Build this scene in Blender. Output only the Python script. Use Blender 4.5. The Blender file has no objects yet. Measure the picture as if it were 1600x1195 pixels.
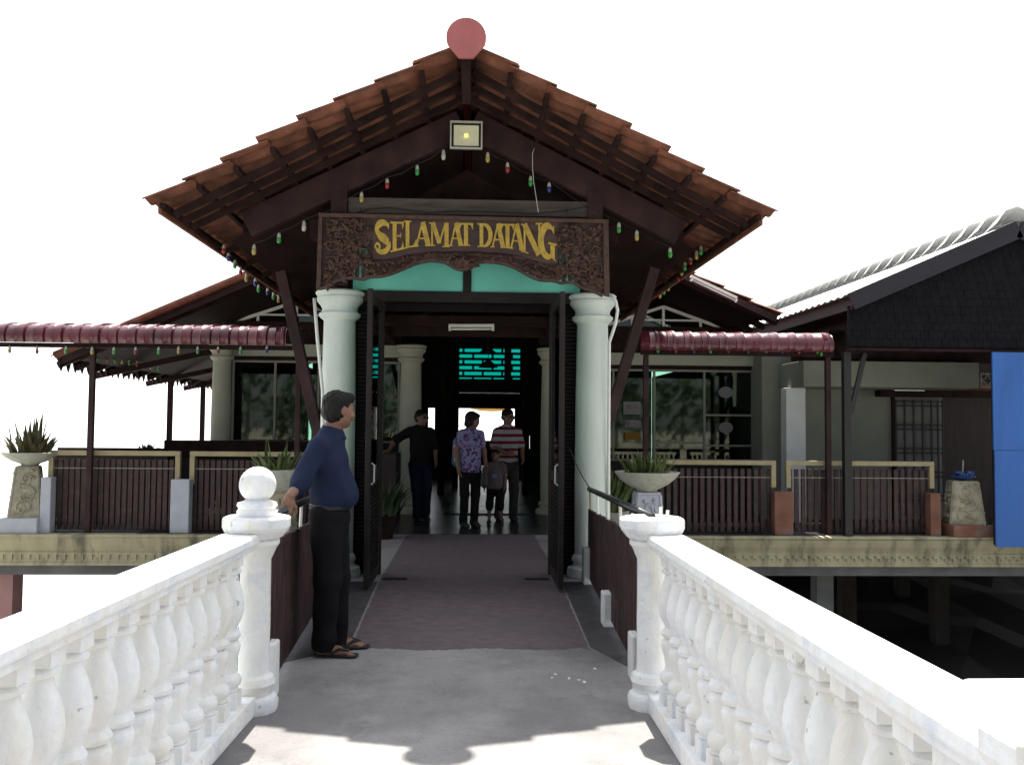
import bpy, math, random
import numpy as np
from mathutils import Vector, Matrix
R = math.radians
S = bpy.context.scene
COL = S.collection
# ---------------------------------------------------------------- camera, sky, sun, exposure
CAM_H, YAW, PITCH, ROLL, FPX = 1.5, 2.54, 2.64, 0.5, 1400.0
cam = bpy.data.objects.new('camera', bpy.data.cameras.new('camera')); COL.objects.link(cam)
cam.data.sensor_width = 36; cam.data.lens = 36 * FPX / 1600
cam.data.clip_start = 0.05; cam.data.clip_end = 6000
CM = Matrix.Rotation(R(-YAW), 3, 'Z') @ Matrix.Rotation(R(90 + PITCH), 3, 'X') @ Matrix.Rotation(R(ROLL), 3, 'Z')
cam.matrix_world = Matrix.Translation((0, 0, CAM_H)) @ CM.to_4x4()
S.camera = cam
SUN_EL = 56.2; HAZE_BACK = 1.3; HAZE_FRONT = 9.0
w = bpy.data.worlds.new('World'); S.world = w; w.use_nodes = True
nt = w.node_tree; sky = nt.nodes.new('ShaderNodeTexSky'); sky.sky_type = 'NISHITA'
sky.sun_disc = False; sky.sun_elevation = R(SUN_EL); sky.sun_rotation = R(0)
sky.air_density = 1.0; sky.dust_density = 1.0; sky.ozone_density = 1.0
bg = nt.nodes['Background']; bg.inputs['Strength'].default_value = 0.1
# bright white tropical haze over the clear sky, strongest on the sun's side
tcw = nt.nodes.new('ShaderNodeTexCoord'); dt = nt.nodes.new('ShaderNodeVectorMath'); dt.operation = 'DOT_PRODUCT'
dt.inputs[1].default_value = (0, math.cos(R(SUN_EL)) * .5 + .5, math.sin(R(SUN_EL)) * .5)
nt.links.new(tcw.outputs['Generated'], dt.inputs[0])
hr = nt.nodes.new('ShaderNodeMapRange'); hr.inputs[1].default_value = -.6; hr.inputs[2].default_value = .85; hr.inputs[3].default_value = HAZE_BACK; hr.inputs[4].default_value = HAZE_FRONT
nt.links.new(dt.outputs['Value'], hr.inputs[0])
hc = nt.nodes.new('ShaderNodeVectorMath'); hc.operation = 'SCALE'; hc.inputs[0].default_value = (.97, .985, 1.0); nt.links.new(hr.outputs[0], hc.inputs['Scale'])
hm = nt.nodes.new('ShaderNodeMix'); hm.data_type = 'RGBA'; hm.inputs[0].default_value = .82
nt.links.new(sky.outputs[0], hm.inputs[6]); nt.links.new(hc.outputs[0], hm.inputs[7]); nt.links.new(hm.outputs[2], bg.inputs['Color'])
sl = bpy.data.lights.new('sun', 'SUN'); sl.energy = 5.0; sl.angle = R(0.5); sl.color = (1, .95, .87)
so = bpy.data.objects.new('sun', sl); COL.objects.link(so); so.rotation_euler = (R(SUN_EL - 90), 0, R(-1))
S.view_settings.view_transform = 'Standard'; S.view_settings.look = 'None'
S.view_settings.exposure = 1.6; S.view_settings.gamma = 1
S.render.resolution_x, S.render.resolution_y = 1024, 764

def at(px, py, Y):
    """photo pixel + distance -> point in metres"""
    d = CM @ Vector(((px - 800) / FPX, -(py - 597.5) / FPX, -1.0))
    k = Y / d.y
    return Vector((d.x * k, Y, CAM_H + d.z * k))
def ax(px, Y, py=662): return at(px, py, Y).x
def az(py, Y, px=738): return at(px, py, Y).z

# ---------------------------------------------------------------- materials
def mat(name, col, rough=.65, var=.18, scale=6, bump=.15, metal=0, spec=.4, stain=None, stain_amt=.5, stain_scale=1.5,
        bscale=None, detail=6, alpha=None, coat=0, stretch=None):
    m = bpy.data.materials.new(name); m.use_nodes = True; n = m.node_tree; L = n.links
    b = n.nodes['Principled BSDF']
    tc = n.nodes.new('ShaderNodeTexCoord'); mp = n.nodes.new('ShaderNodeMapping')
    L.new(tc.outputs['Object'], mp.inputs[0])
    if stretch: mp.inputs['Scale'].default_value = stretch
    nz = n.nodes.new('ShaderNodeTexNoise'); nz.inputs['Scale'].default_value = scale; nz.inputs['Detail'].default_value = detail
    L.new(mp.outputs[0], nz.inputs[0])
    mix = n.nodes.new('ShaderNodeMix'); mix.data_type = 'RGBA'
    c = list(col) + [1]
    mix.inputs[6].default_value = [max(0, x * (1 - var * 1.6)) for x in col] + [1]
    mix.inputs[7].default_value = [min(1, x * (1 + var)) for x in col] + [1]
    mr = n.nodes.new('ShaderNodeMapRange'); mr.inputs[1].default_value = .3; mr.inputs[2].default_value = .7
    L.new(nz.outputs[0], mr.inputs[0]); L.new(mr.outputs[0], mix.inputs[0])
    out = mix.outputs[2]
    if stain:
        n2 = n.nodes.new('ShaderNodeTexNoise'); n2.inputs['Scale'].default_value = stain_scale; n2.inputs['Detail'].default_value = 9
        n2.inputs['Roughness'].default_value = .65
        L.new(mp.outputs[0], n2.inputs[0])
        r2 = n.nodes.new('ShaderNodeMapRange'); r2.inputs[1].default_value = .5; r2.inputs[2].default_value = .68
        r2.inputs[4].default_value = stain_amt
        L.new(n2.outputs[0], r2.inputs[0])
        m2 = n.nodes.new('ShaderNodeMix'); m2.data_type = 'RGBA'; m2.inputs[7].default_value = list(stain) + [1]
        L.new(r2.outputs[0], m2.inputs[0]); L.new(out, m2.inputs[6]); out = m2.outputs[2]
    L.new(out, b.inputs['Base Color'])
    b.inputs['Metallic'].default_value = metal; b.inputs['Specular IOR Level'].default_value = spec
    if coat: b.inputs['Coat Weight'].default_value = coat
    rr = n.nodes.new('ShaderNodeMapRange'); rr.inputs[3].default_value = max(.02, rough - .1); rr.inputs[4].default_value = min(1, rough + .1)
    L.new(nz.outputs[0], rr.inputs[0]); L.new(rr.outputs[0], b.inputs['Roughness'])
    if bump:
        nb = n.nodes.new('ShaderNodeTexNoise'); nb.inputs['Scale'].default_value = bscale or scale * 6; nb.inputs['Detail'].default_value = 5
        L.new(mp.outputs[0], nb.inputs[0])
        bp = n.nodes.new('ShaderNodeBump'); bp.inputs['Strength'].default_value = bump; bp.inputs['Distance'].default_value = .01
        L.new(nb.outputs[0], bp.inputs['Height']); L.new(bp.outputs[0], b.inputs['Normal'])
    return m
def node(m, t): return m.node_tree.nodes.new(t)
def emis(m, col, s):
    b = m.node_tree.nodes['Principled BSDF']; b.inputs['Emission Color'].default_value = list(col) + [1]; b.inputs['Emission Strength'].default_value = s
    return m
def glass(name, tint, refl=.5, see=True, rough=.03):
    m = bpy.data.materials.new(name); m.use_nodes = True; n = m.node_tree; L = n.links
    n.nodes.remove(n.nodes['Principled BSDF']); o = n.nodes['Material Output']
    t = n.nodes.new('ShaderNodeBsdfTransparent'); t.inputs[0].default_value = list(tint) + [1]
    g = n.nodes.new('ShaderNodeBsdfGlossy'); g.inputs['Roughness'].default_value = rough
    f = n.nodes.new('ShaderNodeFresnel'); f.inputs[0].default_value = 1.5
    mm = n.nodes.new('ShaderNodeMath'); mm.operation = 'MULTIPLY'; mm.inputs[1].default_value = refl * 2
    L.new(f.outputs[0], mm.inputs[0])
    x = n.nodes.new('ShaderNodeMixShader'); L.new(mm.outputs[0], x.inputs[0]); L.new(t.outputs[0], x.inputs[1]); L.new(g.outputs[0], x.inputs[2])
    L.new(x.outputs[0], o.inputs[0]); return m
def translucent(name, col, amt=.5, rough=.5, glow=0):
    m = mat(name, col, rough, .06, 3, 0); n = m.node_tree; b = n.nodes['Principled BSDF']; o = n.nodes['Material Output']
    t = n.nodes.new('ShaderNodeBsdfTranslucent'); t.inputs[0].default_value = list(col) + [1]
    x = n.nodes.new('ShaderNodeMixShader'); x.inputs[0].default_value = amt
    n.links.new(b.outputs[0], x.inputs[1]); n.links.new(t.outputs[0], x.inputs[2]); n.links.new(x.outputs[0], o.inputs[0]); return m

def grime(m, col=(.62, .56, .44), dirt=(.22, .20, .18)):
    n = m.node_tree; L = n.links; b = n.nodes['Principled BSDF']; src = b.inputs['Base Color'].links[0].from_socket
    tc = n.nodes.new('ShaderNodeTexCoord'); g = n.nodes.new('ShaderNodeNewGeometry')
    mp = n.nodes.new('ShaderNodeMapping'); mp.inputs['Scale'].default_value = (9, 9, 2.2); L.new(g.outputs['Position'], mp.inputs[0])
    for sc, lo, hi, c, amt, vec in ((1.0, .48, .68, col, .40, mp.outputs[0]), (22, .67, .72, dirt, .6, g.outputs['Position']), (2.3, .6, .8, (.50, .50, .52), .4, mp.outputs[0])):
        z = n.nodes.new('ShaderNodeTexNoise'); z.inputs['Scale'].default_value = sc; z.inputs['Detail'].default_value = 7; L.new(vec, z.inputs[0])
        r = n.nodes.new('ShaderNodeMapRange'); r.inputs[1].default_value = lo; r.inputs[2].default_value = hi; r.inputs[4].default_value = amt; L.new(z.outputs[0], r.inputs[0])
        x = n.nodes.new('ShaderNodeMix'); x.data_type = 'RGBA'; x.inputs[7].default_value = list(c) + [1]; L.new(r.outputs[0], x.inputs[0]); L.new(src, x.inputs[6]); src = x.outputs[2]
    L.new(src, b.inputs['Base Color']); return m
M = {}
M['white'] = grime(mat('whitewashed_plaster', (.76, .765, .76), .75, .07, 5, .7, stain=(.46, .50, .60), stain_amt=.65, stain_scale=5, bscale=30))
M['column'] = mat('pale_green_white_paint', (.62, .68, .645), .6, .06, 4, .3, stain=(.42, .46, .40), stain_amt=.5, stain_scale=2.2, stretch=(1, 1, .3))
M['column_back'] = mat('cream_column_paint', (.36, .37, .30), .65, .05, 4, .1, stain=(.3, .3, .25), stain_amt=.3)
M['wood'] = mat('dark_brown_timber', (.024, .012, .011), .75, .35, 5, .3, spec=.12, stretch=(1, .25, 1))
M['wood2'] = mat('purple_brown_timber', (.036, .018, .019), .65, .3, 4, .3, spec=.2)
M['tie'] = mat('weathered_timber', (.085, .068, .062), .8, .35, 14, .4, stretch=(.15, 1, 1), stain=(.05, .03, .03), stain_amt=.7, stain_scale=7)
M['tile'] = mat('terracotta_tile', (.175, .064, .038), .75, .3, 7, .4, stain=(.10, .05, .035), stain_amt=.55, stain_scale=3)
M['finial'] = mat('pink_terracotta', (.33, .10, .10), .6, .08, 6, .1)
M['carve'] = mat('carved_wood', (.072, .036, .027), .6, .3, 20, .4)
M['board'] = mat('sign_board', (.046, .024, .022), .6, .35, 12, .3, stretch=(.2, 1, 1), stain=(.13, .07, .05), stain_amt=.5, stain_scale=8)
M['gold'] = mat('gold_paint', (.44, .30, .045), .5, .15, 25, .2, stain=(.26, .16, .04), stain_amt=.6, stain_scale=14)
M['teal'] = translucent('teal_glass', (.19, .70, .60), .1)
M['tealpane'] = glass('teal_pane', (.01, .40, .36), .2)
M['door'] = mat('door_brown', (.017, .012, .012), .55, .25, 6, .1, spec=.25)
M['louvre'] = mat('louvre_brown', (.012, .009, .010), .7, .25, 6, .1, spec=.12)
M['fence'] = mat('maroon_fence_paint', (.042, .018, .019), .55, .22, 5, .2, stain=(.12, .08, .07), stain_amt=.4, stain_scale=9)
M['rail'] = mat('black_pipe', (.02, .022, .022), .35, .2, 6, .05)
M['cream'] = mat('cream_paint', (.34, .29, .17), .65, .1, 4, .1, stain=(.3, .2, .12), stain_amt=.5, stain_scale=6)
M['wall'] = mat('wall_brown', (.022, .015, .014), .7, .2, 3, .1)
M['pale'] = mat('pale_wall', (.20, .215, .18), .8, .08, 2, .2, stain=(.26, .26, .22), stain_amt=.5, stain_scale=1.2)
M['pier'] = mat('pier_paint', (.42, .44, .50), .75, .08, 6, .2, stain=(.35, .33, .34), stain_amt=.4, stain_scale=4)
M['pier_o'] = mat('stained_pier', (.20, .09, .06), .85, .2, 5, .3, stain=(.17, .16, .17), stain_amt=.85, stain_scale=3)
M['cornice'] = mat('cornice_plaster', (.40, .365, .24), .8, .1, 3, .25, stain=(.09, .08, .07), stain_amt=.85, stain_scale=2.2, stretch=(1.8, 1, .45))
M['concrete'] = mat('grey_concrete', (.15, .15, .155), .9, .2, 2.5, .4, stain=(.12, .11, .11), stain_amt=.6, stain_scale=1.6, bscale=40)
M['dark'] = mat('dark_mud', (.03, .025, .022), .85, .3, .6, .5)
M['shade_concrete'] = mat('shaded_concrete', (.035, .03, .028), .85, .3, 3, .3)  # concrete coloured near black for the shade under the deck; deck slabs share it
M['awning'] = mat('maroon_sheet', (.115, .016, .028), .3, .35, 3, .1, spec=.5, coat=.25, stain=(.07, .03, .03), stain_amt=.5, stain_scale=3)
M['white_metal'] = mat('white_enamel', (.75, .75, .72), .4, .05, 5, 0)
M['frame'] = mat('cream_window_frame', (.24, .24, .21), .5, .08, 5, .05)
M['glass'] = glass('window_glass', (.42, .62, .52), .75)
M['lens'] = emis(mat('lamp_reflector', (.50, .49, .36), .35, .1, 5, 0), (1, .95, .65), .03)
M['lamp_body'] = mat('lamp_housing', (.42, .41, .38), .5, .1, 5, 0)
M['black'] = mat('black_plastic', (.015, .015, .016), .5, .2, 5, 0)
M['stone'] = mat('carved_stone', (.36, .33, .25), .85, .15, 12, .5, stain=(.16, .14, .08), stain_amt=.7, stain_scale=7)
M['bowl'] = mat('concrete_bowl', (.38, .38, .33), .8, .12, 18, .35, bscale=60)
M['soil'] = mat('soil', (.04, .03, .02), .95, .3, 20, .5)
M['leaf'] = mat('leaf_green', (.065, .105, .028), .6, .45, 9, 0, stain=(.14, .10, .03), stain_amt=.7, stain_scale=7)
M['leaf_dry'] = mat('leaf_olive', (.075, .075, .03), .7, .45, 9, 0, stain=(.12, .07, .035), stain_amt=.8, stain_scale=7)
M['leaf_dark'] = mat('leaf_dark', (.03, .055, .02), .6, .4, 9, 0)
M['blue'] = mat('blue_painted_sheet', (.03, .125, .42), .6, .1, 1.5, .05, stain=(.02, .08, .28), stain_amt=.5, stain_scale=2.5, stretch=(2, 2, .4))
M['blueglass'] = mat('blue_ceramic', (.03, .08, .28), .25, .3, 9, 0, spec=.7)
M['shingle'] = mat('dark_shingle', (.007, .006, .009), .85, .35, 6, .2, spec=.15)
M['barge'] = mat('barge_board', (.016, .014, .023), .6, .15, 4, .1)
M['metalroof'] = mat('pale_metal_roof', (.62, .63, .62), .4, .05, 4, .1)
M['curtain'] = mat('net_curtain', (.20, .20, .20), .9, .1, 3, 0)
M['grate'] = mat('grate', (.018, .016, .016), .5, .2, 5, 0)
M['paper'] = mat('paper', (.22, .22, .22), .8, .05, 5, 0)
M['yellow'] = mat('yellow_paper', (.25, .13, .02), .8, .05, 5, 0)
M['pinkline'] = mat('red_line', (.35, .05, .05), .8, .05, 5, 0)
M['tilefloor'] = mat('dark_floor_tile', (.025, .023, .026), .30, .3, 2, .1, spec=.5)
for i, (nme, c) in enumerate((('green', (.03, .26, .05)), ('red', (.26, .02, .025)), ('amber', (.34, .26, .07)), ('blueb', (.02, .03, .15)), ('white', (.4, .4, .36)))):
    M['bulb_' + nme] = mat('bulb_' + nme, c, .35, .05, 5, 0)
M['bulbcap'] = mat('bulb_cap', (.42, .42, .38), .5, .1, 5, 0)

# pavement: concrete with patches, cracks
def pavement():
    m = mat('worn_concrete_paving', (.245, .237, .235), .9, .16, 1.8, .45, stain=(.10, .097, .10), stain_amt=.75, stain_scale=1.1, bscale=55, detail=10)
    n = m.node_tree; L = n.links; b = n.nodes['Principled BSDF']; src = b.inputs['Base Color'].links[0].from_socket
    tc = n.nodes.new('ShaderNodeTexCoord')
    vo = n.nodes.new('ShaderNodeTexVoronoi'); vo.feature = 'DISTANCE_TO_EDGE'; vo.inputs['Scale'].default_value = .9
    nz = n.nodes.new('ShaderNodeTexNoise'); nz.inputs['Scale'].default_value = 3; nz.inputs['Detail'].default_value = 8
    ad = n.nodes.new('ShaderNodeMix'); ad.data_type = 'RGBA'; ad.inputs[0].default_value = .35
    L.new(tc.outputs['Object'], nz.inputs[0]); L.new(tc.outputs['Object'], ad.inputs[6]); L.new(nz.outputs['Color'], ad.inputs[7]); L.new(ad.outputs[2], vo.inputs[0])
    r = n.nodes.new('ShaderNodeMapRange'); r.inputs[1].default_value = 0; r.inputs[2].default_value = .004; r.inputs[3].default_value = .3; r.inputs[4].default_value = 0
    L.new(vo.outputs[0], r.inputs[0])
    x = n.nodes.new('ShaderNodeMix'); x.data_type = 'RGBA'; x.inputs[7].default_value = (.08, .075, .075, 1)
    L.new(r.outputs[0], x.inputs[0]); L.new(src, x.inputs[6])
    # pale flecks and pinkish wear
    n3 = n.nodes.new('ShaderNodeTexNoise'); n3.inputs['Scale'].default_value = .9; n3.inputs['Detail'].default_value = 5; L.new(tc.outputs['Object'], n3.inputs[0])
    r3 = n.nodes.new('ShaderNodeMapRange'); r3.inputs[1].default_value = .5; r3.inputs[2].default_value = .75; r3.inputs[4].default_value = .5; L.new(n3.outputs[0], r3.inputs[0])
    y = n.nodes.new('ShaderNodeMix'); y.data_type = 'RGBA'; y.inputs[7].default_value = (.25, .24, .235, 1); L.new(r3.outputs[0], y.inputs[0]); L.new(x.outputs[2], y.inputs[6])
    src = y.outputs[2]
    for sc, lo, hi, c, amt in ((70, .45, .75, (.30, .29, .27), .45), (45, .55, .8, (.07, .07, .07), .5), (.75, .48, .62, (.105, .10, .10), .55), (5, .62, .75, (.09, .085, .08), .5)):
        z = n.nodes.new('ShaderNodeTexNoise'); z.inputs['Scale'].default_value = sc; z.inputs['Detail'].default_value = 6; z.inputs['Roughness'].default_value = .6; L.new(tc.outputs['Object'], z.inputs[0])
        q = n.nodes.new('ShaderNodeMapRange'); q.inputs[1].default_value = lo; q.inputs[2].default_value = hi; q.inputs[4].default_value = amt; L.new(z.outputs[0], q.inputs[0])
        k = n.nodes.new('ShaderNodeMix'); k.data_type = 'RGBA'; k.inputs[7].default_value = list(c) + [1]; L.new(q.outputs[0], k.inputs[0]); L.new(src, k.inputs[6]); src = k.outputs[2]
    L.new(src, b.inputs['Base Color']); return m
M['paving'] = pavement()
M['mat'] = mat('worn_maroon_floor_paint', (.118, .090, .098), .92, .16, 9, .35, stain=(.085, .08, .09), stain_amt=.9, stain_scale=1.3, bscale=45, stretch=(1, 1.3, 1))
M['seam'] = mat('asphalt_edge', (.06, .058, .062), .95, .25, 6, .6, bscale=60)

# ---------------------------------------------------------------- mesh builder
class MB:
    def __init__(s): s.v = []; s.f = []; s.mi = []; s.cur = 0
    def add(s, vs, fs):
        o = len(s.v); s.v += [tuple(v) for v in vs]; s.f += [tuple(i + o for i in f) for f in fs]; s.mi += [s.cur] * len(fs); return s
    def box(s, x0, x1, y0, y1, z0, z1):
        if x0 > x1: x0, x1 = x1, x0
        if y0 > y1: y0, y1 = y1, y0
        if z0 > z1: z0, z1 = z1, z0
        return s.add([(x, y, z) for x in (x0, x1) for y in (y0, y1) for z in (z0, z1)],
                     [(0, 1, 3, 2), (4, 6, 7, 5), (0, 4, 5, 1), (2, 3, 7, 6), (0, 2, 6, 4), (1, 5, 7, 3)])
    def beam(s, a, b, wd, ht, up=(0, 0, 1)):
        a = Vector(a); b = Vector(b); d = (b - a).normalized(); up = Vector(up)
        if abs(d.dot(up)) > .98: up = Vector((0, 1, 0))
        r = d.cross(up).normalized(); u = r.cross(d)
        vs = [p + r * (sx * wd / 2) + u * (sz * ht / 2) for p in (a, b) for sx in (-1, 1) for sz in (-1, 1)]
        return s.add(vs, [(0, 1, 3, 2), (4, 6, 7, 5), (0, 4, 5, 1), (2, 3, 7, 6), (0, 2, 6, 4), (1, 5, 7, 3)])
    def tube(s, pts, r, n=8, caps=True):
        pts = [Vector(p) for p in pts]; rs = r if isinstance(r, (list, tuple)) else [r] * len(pts)
        rings = []; prev = None
        for i, p in enumerate(pts):
            d = (pts[min(i + 1, len(pts) - 1)] - pts[max(i - 1, 0)]).normalized()
            if prev is None: a = d.orthogonal().normalized()
            else:
                a = prev - d * prev.dot(d); a = a.normalized() if a.length > 1e-6 else d.orthogonal().normalized()
            prev = a; b = d.cross(a)
            rings.append([p + (a * math.cos(t) + b * math.sin(t)) * rs[i] for t in [2 * math.pi * k / n for k in range(n)]])
        vs = [v for g in rings for v in g]; fs = []
        for i in range(len(pts) - 1):
            for k in range(n):
                k2 = (k + 1) % n; fs.append((i * n + k, i * n + k2, (i + 1) * n + k2, (i + 1) * n + k))
        if caps: fs.append(tuple(range(n))[::-1]); fs.append(tuple((len(pts) - 1) * n + k for k in range(n)))
        return s.add(vs, fs)
    def lathe(s, prof, c, n=24, sq=0):
        """prof: list of (r,z)"""
        vs = []; fs = []
        for r, z in prof:
            for k in range(n):
                t = 2 * math.pi * (k + .5) / n; vs.append((c[0] + r * math.cos(t), c[1] + r * math.sin(t), c[2] + z))
        m = len(prof)
        for i in range(m - 1):
            for k in range(n):
                k2 = (k + 1) % n; fs.append((i * n + k, i * n + k2, (i + 1) * n + k2, (i + 1) * n + k))
        fs.append(tuple(range(n))[::-1]); fs.append(tuple((m - 1) * n + k for k in range(n)))
        return s.add(vs, fs)
    def prism(s, poly, y0, y1):
        """poly in XZ, extruded in Y"""
        n = len(poly); vs = [(p[0], y0, p[1]) for p in poly] + [(p[0], y1, p[1]) for p in poly]
        fs = [tuple(range(n)), tuple(range(2 * n - 1, n - 1, -1))] + [(i, i + n, (i + 1) % n + n, (i + 1) % n) for i in range(n)]
        return s.add(vs, fs)
    def prismx(s, poly, x0, x1):
        """poly in YZ, extruded in X"""
        n = len(poly); vs = [(x0, p[0], p[1]) for p in poly] + [(x1, p[0], p[1]) for p in poly]
        fs = [tuple(range(n)), tuple(range(2 * n - 1, n - 1, -1))] + [(i, i + n, (i + 1) % n + n, (i + 1) % n) for i in range(n)]
        return s.add(vs, fs)
    def prismz(s, poly, z0, z1):
        n = len(poly); vs = [(p[0], p[1], z0) for p in poly] + [(p[0], p[1], z1) for p in poly]
        fs = [tuple(range(n)), tuple(range(2 * n - 1, n - 1, -1))] + [(i, i + n, (i + 1) % n + n, (i + 1) % n) for i in range(n)]
        return s.add(vs, fs)
    def ball(s, c, r, n=16, sc=(1, 1, 1)):
        prof = []
        m = n // 2 + 1
        vs = []; fs = []
        for i in range(1, m):
            ph = math.pi * i / m
            for k in range(n):
                t = 2 * math.pi * k / n
                vs.append((c[0] + r * sc[0] * math.sin(ph) * math.cos(t), c[1] + r * sc[1] * math.sin(ph) * math.sin(t), c[2] - r * sc[2] * math.cos(ph)))
        for i in range(m - 2):
            for k in range(n):
                k2 = (k + 1) % n; fs.append((i * n + k, i * n + k2, (i + 1) * n + k2, (i + 1) * n + k))
        b = len(vs); vs += [(c[0], c[1], c[2] - r * sc[2]), (c[0], c[1], c[2] + r * sc[2])]
        for k in range(n):
            k2 = (k + 1) % n; fs.append((b, k2, k)); o = (m - 2) * n; fs.append((b + 1, o + k, o + k2))
        return s.add(vs, fs)
ORG = {}
def obj(name, mb, m, parent=None, smooth=False, bevel=0, label=None, origin=None):
    me = bpy.data.meshes.new(name)
    if parent is not None: o0 = ORG.get(parent.name, Vector((0, 0, 0)))
    else:
        if origin is None:
            a = np.array(mb.v); mn = a.min(0); mx = a.max(0); origin = ((mn[0] + mx[0]) / 2, (mn[1] + mx[1]) / 2, mn[2])
        o0 = Vector(origin)
    vs = [(v[0] - o0.x, v[1] - o0.y, v[2] - o0.z) for v in mb.v]
    me.from_pydata(vs, [], mb.f); me.update()
    ms = m if isinstance(m, (list, tuple)) else [m]
    for q in ms: me.materials.append(q)
    if len(ms) > 1: me.polygons.foreach_set('material_index', mb.mi)
    o = bpy.data.objects.new(name, me); COL.objects.link(o)
    if parent is not None: o.parent = parent; ORG[o.name] = o0
    else: o.location = o0; ORG[o.name] = o0
    if smooth:
        for p in me.polygons: p.use_smooth = True
        if smooth != True:
            try: me.set_sharp_from_angle(angle=R(smooth))
            except Exception: pass
    if bevel:
        b = o.modifiers.new('bevel', 'BEVEL'); b.width = bevel; b.segments = 2; b.limit_method = 'ANGLE'; b.angle_limit = R(40); b.harden_normals = False
    if label: o['label'] = label
    return o
def thing(name, label, cat, loc=(0, 0, 0), group=None, kind=None):
    o = bpy.data.objects.new(name, None); COL.objects.link(o); o.location = loc; o.empty_display_size = .2
    ORG[o.name] = Vector(loc); tag(o, label, cat, group, kind); return o
def tag(o, label=None, cat=None, group=None, kind=None):
    if label: o['label'] = label
    if cat: o['category'] = cat
    if group: o['group'] = group
    if kind: o['kind'] = kind
    return o
def kids(o): return [c for c in bpy.data.objects if c.parent == o]
def dup(o, loc=None, rz=None, label=None, parent=None, km=None):
    c = o.copy(); COL.objects.link(c)
    if parent is not None: c.parent = parent
    if loc is not None: c.location = loc
    if rz is not None: c.rotation_euler = (0, 0, rz)
    if label: c['label'] = label
    for k in KID.get(o.name, []): dup(k, parent=c)
    return c
KID = {}
def index_kids():
    KID.clear()
    for o in bpy.data.objects:
        if o.parent: KID.setdefault(o.parent.name, []).append(o)
rnd = random.Random(7)
XC, XM = -0.08, 0.15           # centre lines of the porch and of the hall behind it
# ================================================================= ground, water, decks
def struct(name, mb, m, **k): return tag(obj(name, mb, m, **k), kind='structure')
WATER = mat('turbid_sea', (.34, .34, .31), .16, .06, .3, .35, bscale=1.6, spec=.6, detail=3)
struct('sea', MB().box(-2500, 2500, -60, 5000, -2.6, -2.5), WATER)
struct('shore', MB().box(-300, 300, -320, -59.9, -2.6, -1.2), mat('sand', (.3, .26, .2), .9, .2, .5, .3))
mud = MB(); N = 26
for i in range(N + 1):
    for j in range(N + 1):
        x = 1.7 + 24 * i / N; y = 9 + 36 * j / N
        mud.v.append((x, y, -2.35 + .12 * math.sin(x * 1.3 + y) + .1 * rnd.random() + .02 * (y - 9)))
for i in range(N):
    for j in range(N):
        a = i * (N + 1) + j; mud.f.append((a, a + N + 1, a + N + 2, a + 1)); mud.mi.append(0)
struct('mud_bank', mud, M['dark'])
struct('under_deck_blocker', MB().box(1.7, 26, 26, 26.5, -2.6, -.4), M['dark'])  # bank added out of sight to block light from behind, under the deck
XL, XR = -1.34, 1.17
struct('walkway', MB().box(XL, XR, -60, 8.6, -.32, 0), M['paving'])
pm = MB(); e = []
pts = [(-.79, 6.0)] + [(-.79 + 1.59 * i / 60, 6.05 + rnd.uniform(-.012, .012) + .025 * math.sin(i * .23)) for i in range(1, 60)] + [(.80, 6.0)]
pts += [(.80 + .06 * min(1, i / 50) + rnd.uniform(-.006, .006), 6.05 + 6.1 * i / 110) for i in range(1, 110)] + [(.86, 12.2), (-.86, 12.2)] + [(-.79 - .07 * min(1, i / 50) + rnd.uniform(-.006, .006), 6.05 + 6.1 * i / 110) for i in range(109, 0, -1)]
pm.prismz(pts, -.002, .0015); struct('painted_floor', pm, M['mat'])
sg = MB(); sg.prismz([(.815, 6.1), (1.02, 5.5), (1.16, 8.6), (.875, 8.6)], 0, .003); struct('asphalt_strip', sg, M['seam'])
sg = MB(); sg.prismz([(-1.27, 5.6), (-.81, 6.1), (-.875, 8.6), (-1.33, 8.6)], 0, .003); struct('asphalt_strip', sg, M['seam'])
struct('porch_floor', MB().box(-2.35, 2.25, 8.602, 12.24, -.30, -.002), M['paving'])
struct('terrace_floor', MB().box(-6.35, 16, 12.3, 21, -.34, -.003), M['shade_concrete'])
struct('corridor_floor', MB().box(-1.6, 16, 21.003, 34, -.34, -.003), M['shade_concrete'])
struct('hall_floor', MB().box(-4.45, 4.9, 12.243, 34, -.001, .004), M['tilefloor'])
# paint flecks and bird droppings on the paving
fl = MB()
for px, py in ((868, 1048), (889, 1054), (913, 1060), (905, 1057), (862, 1053), (930, 1040)):
    Y = 2100 / (py - 662); p = at(px, py, Y)
    fl.prismz([(p.x + rnd.uniform(.004, .016) * math.cos(t), p.y + rnd.uniform(.006, .03) * math.sin(t)) for t in [k * math.pi / 4 for k in range(8)]], .001, .003)
struct('paint_fleck', fl, M['white'])

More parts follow.
